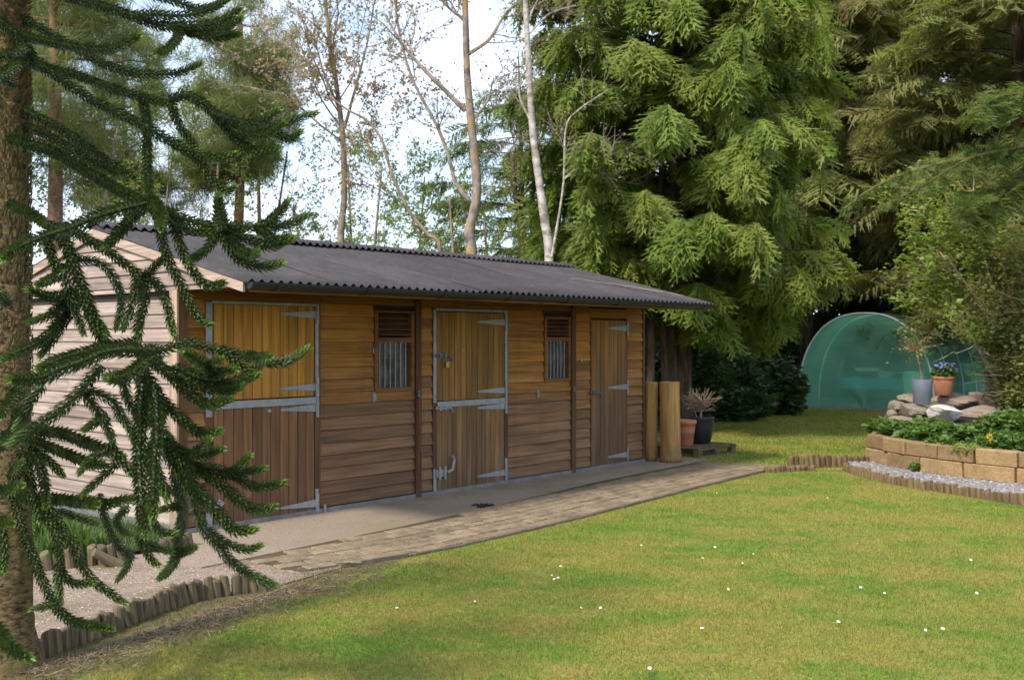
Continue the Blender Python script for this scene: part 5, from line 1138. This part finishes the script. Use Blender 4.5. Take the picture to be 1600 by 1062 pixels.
# ------------------------------------------------------------------ rocks and pots of the rockery
def rock(label, u0, u1, v0, v1, Y, mat, seed, depth=None, tilt=0.0, group='rockery stones'):
    rr = np.random.default_rng(seed); c = at((u0 + u1) / 2, (v0 + v1) / 2, Y); hx = (u1 - u0) / 2 / FPX * Y; hz = (v1 - v0) / 2 / FPX * Y; hy = depth or hx * .8
    nu, nv = 28, 18; a = np.arange(nu) * 2 * math.pi / nu; b_ = np.linspace(0.02, math.pi - .02, nv); d = np.stack([np.sin(b_)[:, None] * np.cos(a), np.sin(b_)[:, None] * np.sin(a), np.repeat(np.cos(b_)[:, None], nu, 1)], -1).reshape(-1, 3)
    N = rr.normal(size=(20, 3)); N /= np.linalg.norm(N, axis=1)[:, None]; off = rr.uniform(.72, 1.0, 20); den = d @ N.T; rad = np.min(np.where(den > .05, off / np.maximum(den, .05), 9), axis=1); rad = np.minimum(rad, 1.25) + rr.normal(0, .012, len(d))
    V = d * rad[:, None]; V = V / np.abs(V).max(0) * np.array([hx, hy, hz]); i = np.arange(nv - 1)[:, None] * nu; j = np.arange(nu)[None]; j2 = (j + 1) % nu
    o = obj('rock', V, np.stack([i + j, i + nu + j, i + nu + j2, i + j2], -1).reshape(-1, 4), M[mat]); o.location = c; o.rotation_euler = (0, tilt, rr.uniform(-.2, .2)); return tag(o, label, 'rock', group)
rock('large grey brown boulder under the grey planter', 1398, 1456, 626, 654, 15.2, 'rock', 301, .32, .06)
rock('grey slab of rock at the bottom of the stack', 1390, 1442, 649, 672, 15.05, 'rock', 302, .35)
rock('small ochre stone topping the left end of the stack', 1402, 1428, 613, 630, 15.5, 'rock', 303, .2)
rock('small grey stone jutting left from the stack', 1391, 1412, 624, 642, 15.45, 'rock', 304, .2)
rock('tiny pale stone lowest at the stack end', 1386, 1402, 638, 652, 15.4, 'rock', 305, .18)
rock('rough white rock right of the grey planter', 1446, 1502, 625, 660, 14.95, 'rock_white', 306, .25, .1)
rock('long flat pinkish stone under the terracotta pot', 1452, 1524, 611, 644, 16.1, 'rock_pink', 307, .45)
rock('flat pinkish stone at the right end of the rockery', 1512, 1562, 611, 646, 16.1, 'rock_pink', 308, .4)
rock('low pinkish stone in front of the flat ones', 1500, 1560, 630, 660, 15.4, 'rock_pink', 309, .25)
rock('grey stone hidden behind the planter', 1420, 1470, 622, 650, 15.9, 'rock', 310, .35)
def pot(name, label, p, prof, mat, soil_z, soil_r, k=28, cat='pot', group=None, rot=0):
    root = thing(name, label, cat, tuple(p), rot, group); G().lathe(prof, k=k).make('pot_body', M[mat], root, k > 8)
    g = G(); a = np.arange(k) * 2 * math.pi / k; g.add(np.vstack([[0, 0, soil_z + .01], np.stack([soil_r * np.cos(a), soil_r * np.sin(a), np.full(k, soil_z)], -1)]), [(0, q + 1, (q + 1) % k + 1) for q in range(k)]); g.make('soil', M['soil'], root); return root
def potprof(rt, rb, h, rim=.0, th=.012):
    P = [(0, 0), (rb, 0), (rb + .004, .006)]
    if rim: P += [(rb + (rt - rb) * .8, h * .80), (rt - .012, h * .82), (rt, h * .84), (rt, h - .005)]
    else: P += [(rb + (rt - rb) * .5, h * .5), (rt, h - .006)]
    return P + [(rt - .004, h), (rt - th, h), (rt - th - .004, h * .85)]
gpz = at(1441, 631, 15.15)
pl = pot('grey_planter', 'tapered dark grey planter with a small bare standard tree on the rocks', gpz, potprof(.150, .105, .365), 'greypot', .32, .135)
r2 = np.random.default_rng(401); g = G(); top = at(1432, 548, 15.15) - gpz; g.tube(smooth_line([(0, 0, .3), top * .5 + (.01, 0, .15), top], 10), np.linspace(.011, .009, 10), 6)
for k in range(26):
    d = r2.normal(size=3); d[2] = abs(d[2]) * .9 + .1; d /= np.linalg.norm(d); q = top + d * .03; g.tube([q, q + d * .12 + r2.normal(0, .02, 3), q + d * r2.uniform(.2, .34) + r2.normal(0, .04, 3) + (0.02, 0, 0)], [.005, .004, .002], 4)
g.make('dry_tree', M['bark_red'], pl)
P = top + r2.normal(0, .14, (260, 3)) + (.03, 0, .12); V, F = leafmass(P, .05, r2); obj('foliage', V, F, M['shrub'], pl)
tpz = at(1474, 616, 15.9)
pl = pot('terracotta_pot', 'terracotta pot with blue flowers on the flat pink stones', tpz, potprof(.165, .115, .285, True), 'terra', .25, .14)
P = blob(520, (0, 0, .33), (.19, .19, .15), r2); V, F = leafmass(P, .06, r2); obj('foliage', V, F, M['bedgreen'], pl)
M['petal_b'] = simple('blue_petal', (.20, .22, .55), .6, .1, 20, bumps=0); P = blob(130, (.03, 0, .42), (.22, .18, .09), r2); V, F = leafmass(P, .04, r2, .5); obj('blossom', V, F, M['petal_b'], pl)

# ------------------------------------------------------------------ polytunnel
def film_mat():
    m, t, b = new_mat('green_net_film'); co = t.nodes.new('ShaderNodeTexCoord').outputs['Object']
    n1 = noise(t, mapped(t, co, (1.5, 1.5, 5.0)), 1.0, 4, .6); n2 = noise(t, co, 8.0, 3, .5)
    w1 = t.nodes.new('ShaderNodeTexWave'); w1.bands_direction = 'Z'; w1.inputs['Scale'].default_value = 9.0; w1.inputs['Distortion'].default_value = .3; t.links.new(co, w1.inputs['Vector'])
    c = mixc(t, ramp(t, n1, .3, .7), (.28, .72, .50), (.46, .86, .66)); t.links.new(c, b.inputs['Base Color']); b.inputs['Roughness'].default_value = .28; b.inputs['Specular IOR Level'].default_value = .6
    bump(t, b, n1, .7, .05)
    tl = t.nodes.new('ShaderNodeBsdfTranslucent'); tl.inputs['Color'].default_value = (.38, .88, .66, 1); tp_ = t.nodes.new('ShaderNodeBsdfTransparent'); tp_.inputs['Color'].default_value = (.62, .96, .80, 1)
    m1 = t.nodes.new('ShaderNodeMixShader'); m1.inputs[0].default_value = .5; t.links.new(b.outputs[0], m1.inputs[1]); t.links.new(tl.outputs[0], m1.inputs[2])
    m2 = t.nodes.new('ShaderNodeMixShader'); fac = math_n(t, 'ADD', .50, math_n(t, 'MULTIPLY', w1.outputs['Fac'], .10)); t.links.new(fac, m2.inputs[0]); t.links.new(m1.outputs[0], m2.inputs[1]); t.links.new(tp_.outputs[0], m2.inputs[2])
    t.links.new(m2.outputs[0], t.nodes['Material Output'].inputs['Surface']); return m
M['film'] = film_mat(); M['tube_white'] = simple('white_hoop', (.55, .62, .58), .5, .1, 8, bumps=0); M['sill'] = simple('tunnel_sill', (.26, .22, .18), .85, .3, 5)
PHI = R(35); tun = thing('polytunnel', 'green translucent polytunnel with rounded end under the conifers', 'polytunnel', (7.1, 26.0, 0), -PHI)  # local x across, y along the tunnel
TW, TH, TL = 3.22, 2.36, 6.2; a = np.linspace(math.pi, 0, 33); ce = np.sign(np.cos(a)) * np.abs(np.cos(a)) ** .85; se = np.abs(np.sin(a)) ** .82; AX = TW / 2 + TW / 2 * ce; AZ = TH * se
r2 = np.random.default_rng(411); ys = np.linspace(0, TL, 32); V = np.array([[(x, y, z + .02 * math.sin(y * math.pi) ** 2 * -1 * math.sin(math.pi * i_ / 32) + r2.normal(0, .003)) for i_, (x, z) in enumerate(zip(AX, AZ))] for y in ys]); i = np.arange(31)[:, None] * 33; j = np.arange(32)[None]
obj('cover', V.reshape(-1, 3), np.stack([i + j, i + j + 1, i + 33 + j + 1, i + 33 + j], -1).reshape(-1, 4), M['film'], tun, True)
for y, nm in ((0.0, 'end_panel'), (TL, 'end_panel')):
    V = []; n_ = 12
    for f in np.linspace(0, 1, n_):
        for x, z in zip(AX, AZ): V.append((TW / 2 + (x - TW / 2) * f, y + .03 * math.sin(3 * x + 5 * z * f) * (1 - f), z * f if True else 0))
    V = np.array(V); i = np.arange(n_ - 1)[:, None] * 33; obj(nm, V, np.stack([i + j, i + j + 1, i + 33 + j + 1, i + 33 + j], -1).reshape(-1, 4), M['film'], tun, True)
for y in (0.0, 1.55, 3.1, 4.65, 6.2):
    g = G(); g.tube(np.stack([AX, np.full(33, y - .004), AZ], -1) * np.array([1, 1, .992]) + (0, 0, 0), .022, 6); g.make('hoop', M['tube_white'], tun, True)
for (x0, x1, y0, y1) in ((-.03, TW + .03, -.05, -.01), (-.05, -.01, 0, TL), (TW + .01, TW + .05, 0, TL)): G().box(x0, x1, y0, y1, 0, .07).make('sill', M['sill'], tun)
def tl(x, y, z=0): return np.array([7.1 + x * math.cos(PHI) + y * math.sin(PHI), 26.0 - x * math.sin(PHI) + y * math.cos(PHI), z])
M['teal'] = simple('turquoise_cloth', (.03, .42, .52), .6, .15, 4, bumps=.1); M['traybox'] = simple('white_tray', (.62, .63, .62), .6, .1, 8, bumps=0)
tb = thing('staging_table', 'long table with turquoise cover inside the polytunnel', 'table', tuple(tl(1.75, 1.15)), -PHI); G().box(-.95, .95, -.35, .35, .74, .77).make('tabletop', M['teal'], tb); G().box(-.952, .952, -.356, -.351, .50, .772).make('cover_hem', M['teal'], tb)
for x in (-.85, .85):
    for y in (-.3, .3): G().box(x - .025, x + .025, y - .025, y + .025, .08 * 0, .74).make('leg', M['sill'], tb)
pot('water_butt', 'tall white tub inside the polytunnel behind the grey planter', tl(2.62, .55), potprof(.25, .21, .95), 'mintpot', .88, .22)
M['traygreen'] = simple('green_tray', (.03, .12, .05), .6, .1, 8, bumps=0)
for i, (x, w, h, mat, z, lab) in enumerate(((-.55, .30, .14, 'traygreen', .772, 'dark green seed tray left on the tunnel table'), (-.35, .26, .10, 'traybox', .914, 'white tray stacked on the green one'), (.10, .16, .16, 'traybox', .772, 'small white tub in the middle of the tunnel table'), (.62, .26, .08, 'traygreen', .772, 'low green tray at the right end of the table'))):
    x_ = tl(1.75 + x, 1.1, z); o = G().prism([(-w, 0), (w, 0), (w * 1.08, h), (-w * 1.08, h)], 1, -.14, .14).make('seed_tray', M[mat]); o.location = x_; o.rotation_euler = (0, 0, -PHI); tag(o, lab, 'tray', 'trays in the polytunnel')

# ------------------------------------------------------------------ by the far end of the stable
for i, (u, v, Y, r0_, h, tl_, lab) in enumerate(((1016, 0, 14.6, .096, 1.09, .01, 'slimmer tall tan roll standing against the stable corner'), (1048, 0, 14.45, .142, 1.10, -.02, 'thicker tall tan roll with stained foot beside the slim one'))):
    p = mk(u, Y); p[2] = .024; g = G(); f = 1.12 if i else 1.03
    g.lathe([(0, .004), (r0_ * f, 0), (r0_ * (1 + (f - 1) * .5), .06), (r0_, .16), (r0_ * .98, h * .6), (r0_ * .97, h - .01), (r0_ * .93, h), (r0_ * .82, h - .004), (r0_ * .80, h - .12), (0, h - .12)], k=26)
    o = g.make('tan_roll', M['roll'], None, True); o.location = p; o.rotation_euler = (0, tl_, .4 * i); tag(o, lab, 'roll', 'tan rolls by the stable end')
pc = np.array([2.72, 15.62, .012]); pal = thing('pallet', 'weathered wooden pallet carrying two pots past the tan rolls', 'pallet', tuple(pc), THETA - .05)
for k in range(6): x = -.5 + k * .18; G().box(x, x + .10, -.4, .4, .118, .138).make('deck_board', M['pallet'], pal)
for y in (-.36, 0, .36):
    G().box(-.5, .5, y - .045, y + .045, .098, .1175).make('stringer', M['pallet'], pal); G().box(-.5, .5, y - .045, y + .045, 0, .018).make('bottom_board', M['pallet'], pal)
    for x in (-.45, 0, .45): G().box(x - .05, x + .05, y - .044, y + .044, .0185, .0975).make('pallet_block', M['pallet'], pal)
p = mk(1071, 15.45); p[2] = .152
pot('terracotta_pot', 'ribbed terracotta pot on the pallet next to the black pot', p, [(0, 0), (.105, 0), (.112, .01), (.130, .18), (.136, .185), (.133, .2), (.139, .215), (.136, .23), (.142, .25), (.146, .31), (.158, .315), (.163, .33), (.163, .365), (.155, .372), (.146, .37), (.14, .3)], 'terra', .31, .142)
p = mk(1094, 15.75); p[2] = .152
bp = pot('black_pot', 'round black glazed pot with a dry brown shrub on the pallet', p, [(0, 0), (.135, 0), (.150, .02), (.185, .14), (.202, .26), (.207, .36), (.212, .375), (.212, .395), (.203, .402), (.192, .395), (.188, .33)], 'blackpot', .35, .19, 32)
r2 = np.random.default_rng(421); M['dry'] = simple('dry_twig', (.30, .205, .145), .9, .3, 20, bumps=0); g = G()
for k in range(4):
    a = r2.uniform(0, 6.28); b0 = np.array([.04 * math.cos(a), .04 * math.sin(a), .34]); m_ = b0 + (.10 * math.cos(a), .06 * math.sin(a), .26); g.tube([b0, m_], [.012, .008], 5)
    for j in range(26):
        d = r2.normal(size=3); d[2] = abs(d[2]) * .8 + .2; d /= np.linalg.norm(d); s_ = b0 + (m_ - b0) * r2.uniform(.5, 1); e = s_ + d * r2.uniform(.14, .34); g.tube([s_, (s_ + e) / 2 + r2.normal(0, .025, 3), e + r2.normal(0, .03, 3)], [.006, .005, .004], 4)
g.make('dry_shrub', M['dry'], bp)

# ------------------------------------------------------------------ small things
r2 = np.random.default_rng(431)
M['petal_w'] = simple('white_petal', (.85, .85, .82), .6, .05, 30, bumps=0); dm = None
g = G()
for k in range(12): a = k * math.pi / 6; g.add([(0, 0, 0), (.011 * math.cos(a - .2), .011 * math.sin(a - .2), .003), (.014 * math.cos(a), .014 * math.sin(a), .002), (.011 * math.cos(a + .2), .011 * math.sin(a + .2), .003)], [(0, 1, 2, 3)])
V, F = g.out(); dais = None; gc = G().lathe([(.0045, .002), (.004, .005), (.0, .006)], k=8); Vc, Fc = gc.out(); Vs_, Fs_ = G().tube([(0, 0, -.03), (0, 0, 0)], .0012, 4).out()
for (u, v) in ((1120, 770), (1293, 778), (1002, 852), (1117, 855), (876, 885), (866, 905), (872, 903), (862, 899), (938, 950), (908, 950), (1097, 982), (1310, 972), (1382, 927), (1526, 927), (1517, 875), (1473, 983), (1446, 985), (1177, 866), (1138, 921), (1098, 872), (742, 940), (1015, 1045), (1345, 918), (620, 950), (1160, 880)):
    p = gp(u, v, .04); p[2] = .048; o = thing('daisy', 'tiny white daisy in the mown lawn', 'daisy', tuple(p), 0, 'daisies in the lawn'); s = r2.uniform(.5, .9); o.scale = (s, s, 1)
    if dais is None: dais = [obj('petals', V, F, M['petal_w'], o), obj('flower_centre', Vc, Fc, M['petal_y'], o), obj('stem', Vs_, Fs_, M['bedgreen'], o)]
    else:
        for c_ in dais: c = c_.copy(); COL.objects.link(c); c.parent = o
    o.rotation_euler = (r2.normal(.5, .15), r2.normal(0, .15), 0)
p = gp(546, 880, .03); g = G(); g.tube([(-.085, 0, .012), (0, .01, .014), (.09, 0, .012)], [.007, .009, .007], 6); o = g.make('stick', M['post_pale'], None); o.location = p; o.rotation_euler = (0, 0, .1); tag(o, 'pale peeled stick lying on the brick path', 'stick')
p = gp(755, 790, .022); g = G()
for k in range(9): a = r2.uniform(0, 6.28); q = r2.normal(0, .035, 2); g.tube([(q[0], q[1], .008), (q[0] + .05 * math.cos(a), q[1] + .05 * math.sin(a), .02), (q[0] + .09 * math.cos(a), q[1] + .09 * math.sin(a), .01)], [.009, .012, .006], 5)
o = g.make('leaf_clod', M['soil'], None); o.location = p; tag(o, 'dark clod of dead leaves on the concrete before the middle door', 'clod')
# fallen leaves and scraps on the paving
tv = np.array([[0, 0, 0], [.45, -.3, .06], [1, 0, .02], [.45, .3, .09]]); tf = np.array([[0, 1, 2], [0, 2, 3]])
n = 420; s_ = r2.uniform(.1, 7.2, n); t_ = np.clip(np.abs(r2.normal(1.35, .5, n)), .08, 2.1); P = np.array([W(a_, b_, .032) for a_, b_ in zip(s_, t_)]); an = r2.uniform(0, 6.28, n); X = np.stack([np.cos(an), np.sin(an), r2.normal(0, .15, n)], -1); Vl, Fl = scatter(tv, tf, frames(X, (0, 0, 1), r2, .25), P, r2.uniform(.008, .026, n)); tag(kind(obj('leaf_litter', Vl, Fl, chipmat('litter', (.05, .035, .02), (.22, .15, .08))), 'stuff'), 'scattered dead leaf scraps on the apron and brick path', 'leaf litter')
# straw and clippings along the log row
n = 4200; f = r2.random(n); L0, L1 = np.array([-2.5, 5.3]), np.array([-1.5, 7.25]); off = np.abs(r2.normal(0, .17, n)) - .01; B = L0 + (L1 - L0) * f[:, None] + off[:, None] * np.array([.884, -.467]); B2 = r2.normal(0, .28, (1100, 2)) + np.array([-1.28, 7.45]); B = np.vstack([B, B2]); n = len(B); an = r2.uniform(0, 6.28, n); X = np.stack([np.cos(an), np.sin(an), r2.normal(.1, .25, n)], -1); tv2 = np.array([[0, -.03, 0], [0, .03, 0], [1, 0, 0]]); Vl, Fl = scatter(tv2, np.array([[0, 1, 2]]), frames(X, (0, 0, 1), r2, .5), np.stack([B[:, 0], B[:, 1], np.full(n, .018)], -1), r2.uniform(.03, .085, n)); tag(kind(obj('straw', Vl, Fl, chipmat('straw', (.07, .045, .025), (.28, .20, .115))), 'stuff'), 'brown straw and clippings strewn along the log row', 'straw')
# flower bed by the gable: soil, grass tufts and day lilies
sheet('flower_bed', [(-3.1, 8.05), (-2.75, 8.35), (-2.62, 8.62), (-2.95, 9.0), (-5.9, 11.5), (-9, 11), (-9, 6.5), (-4.6, 7.3), (-3.5, 7.72)], .05, M['soil'])
def tuft(name, label, p, n, h, seed, mat='bedgreen', wd=.012, group='strappy plants beside the gable'):
    rr = np.random.default_rng(seed); root = thing(name, label, 'plant', tuple(p), 0, group); Vs, Fs = [], []
    for k in range(n):
        a = rr.uniform(0, 6.28); l_ = h * rr.uniform(.6, 1.15); sp = rr.uniform(.25, .75); q = np.linspace(0, 1, 6)[:, None]; C = np.array([math.cos(a), math.sin(a), 0]) * (sp * l_ * q ** 1.4) + np.array([0, 0, 1]) * l_ * (q - .45 * sp * q ** 2.5); s = np.array([-math.sin(a), math.cos(a), 0]) * (wd * (1 - q ** 2) + .0008); o_ = 12 * k; C[:, :2] += rr.normal(0, .02, 2); Vs.append(np.vstack([C - s, C + s])); Fs.append(np.array([[i_, i_ + 1, i_ + 7, i_ + 6] for i_ in range(5)]) + o_)
    obj('leaves', np.concatenate(Vs), np.concatenate(Fs), M[mat], root)
for i, (u, v, lab) in enumerate(((75, 872, 'strappy green plant nearest the monkey puzzle trunk'), (128, 868, 'tallest strappy green plant in the middle of the bed'), (108, 848, 'strappy plant half hidden behind the middle one'), (160, 862, 'smaller strappy plant at the right end of the bed'), (60, 845, 'strappy plant at the back left of the bed'))):
    p = gp(u, v, .05); tuft('strappy_plant', lab, p, 46, (.26, .36, .3, .2, .3)[i], 450 + i, wd=.008)
n = 5000; P = np.stack([r2.uniform(-4.2, -2.65, n), r2.uniform(7.6, 9.6, n), np.full(n, .05)], -1); k = inside([(-3.1, 8.05), (-2.75, 8.35), (-2.62, 8.62), (-2.95, 9.0), (-4.2, 10.1), (-4.4, 7.5), (-3.5, 7.72)], P[:, 0], P[:, 1]); P = P[k]; n = len(P); an = r2.uniform(0, 6.28, n); X = np.stack([np.cos(an) * .5, np.sin(an) * .5, np.ones(n)], -1); Vl, Fl = scatter(tv2, np.array([[0, 1, 2]]), frames(X, (.1, .2, .3), r2, 1.0), P, r2.uniform(.04, .12, n)); tag(kind(obj('weeds', Vl, Fl, M['bedgreen']), 'stuff'), 'thin weedy grass over the bed beside the gable', 'weeds')
# twine hanging from the ring on the first post
M['twine'] = simple('orange_twine', (.27, .085, .045), .8, .25, 30, bumps=0); g = G()
for k in range(3): z = np.linspace(1.10, .28 + .12 * k, 16); g.tube([W(2.84 + .006 * math.sin(q * 9 + k) + .008 * (k - 1), .058 + .003 * k, q) for q in z], .0035, 4)
tag(g.make('twine', M['twine']), 'frayed orange twine hanging down the post left of the middle door', 'twine')
# twig lying on the far end of the roof
def rp(x, y): w = W(x, -y); return np.array([w[0], w[1], roof_z(y) + .04])
g = G(); g.tube([rp(6.0, -.1), rp(6.45, -.35), rp(6.75, -.6)], .008, 5); g.tube([rp(6.45, -.35), rp(6.85, -.62), rp(6.95, -.8)], .005, 4); g.tube([rp(6.0, -.1), rp(5.75, .0), rp(5.6, .02)], .005, 4); tag(g.make('fallen_twig', M['twig_pale']), 'pale fallen twig lying on the far end of the roof', 'twig')
n = 60; P = np.array([rp(r2.uniform(.3, 7), r2.uniform(-.95, 1.2)) for _ in range(n)]) - (0, 0, .012); Vl, Fl = scatter(tv, tf, frames(np.stack([r2.normal(size=n), r2.normal(size=n), np.zeros(n)], -1), (0, 0, 1), r2, .2), P, r2.uniform(.01, .03, n)); tag(kind(obj('roof_litter', Vl, Fl, chipmat('roof_leaf', (.2, .16, .12), (.6, .55, .48))), 'stuff'), 'pale scraps of leaf lying on the corrugated roof', 'leaf litter')
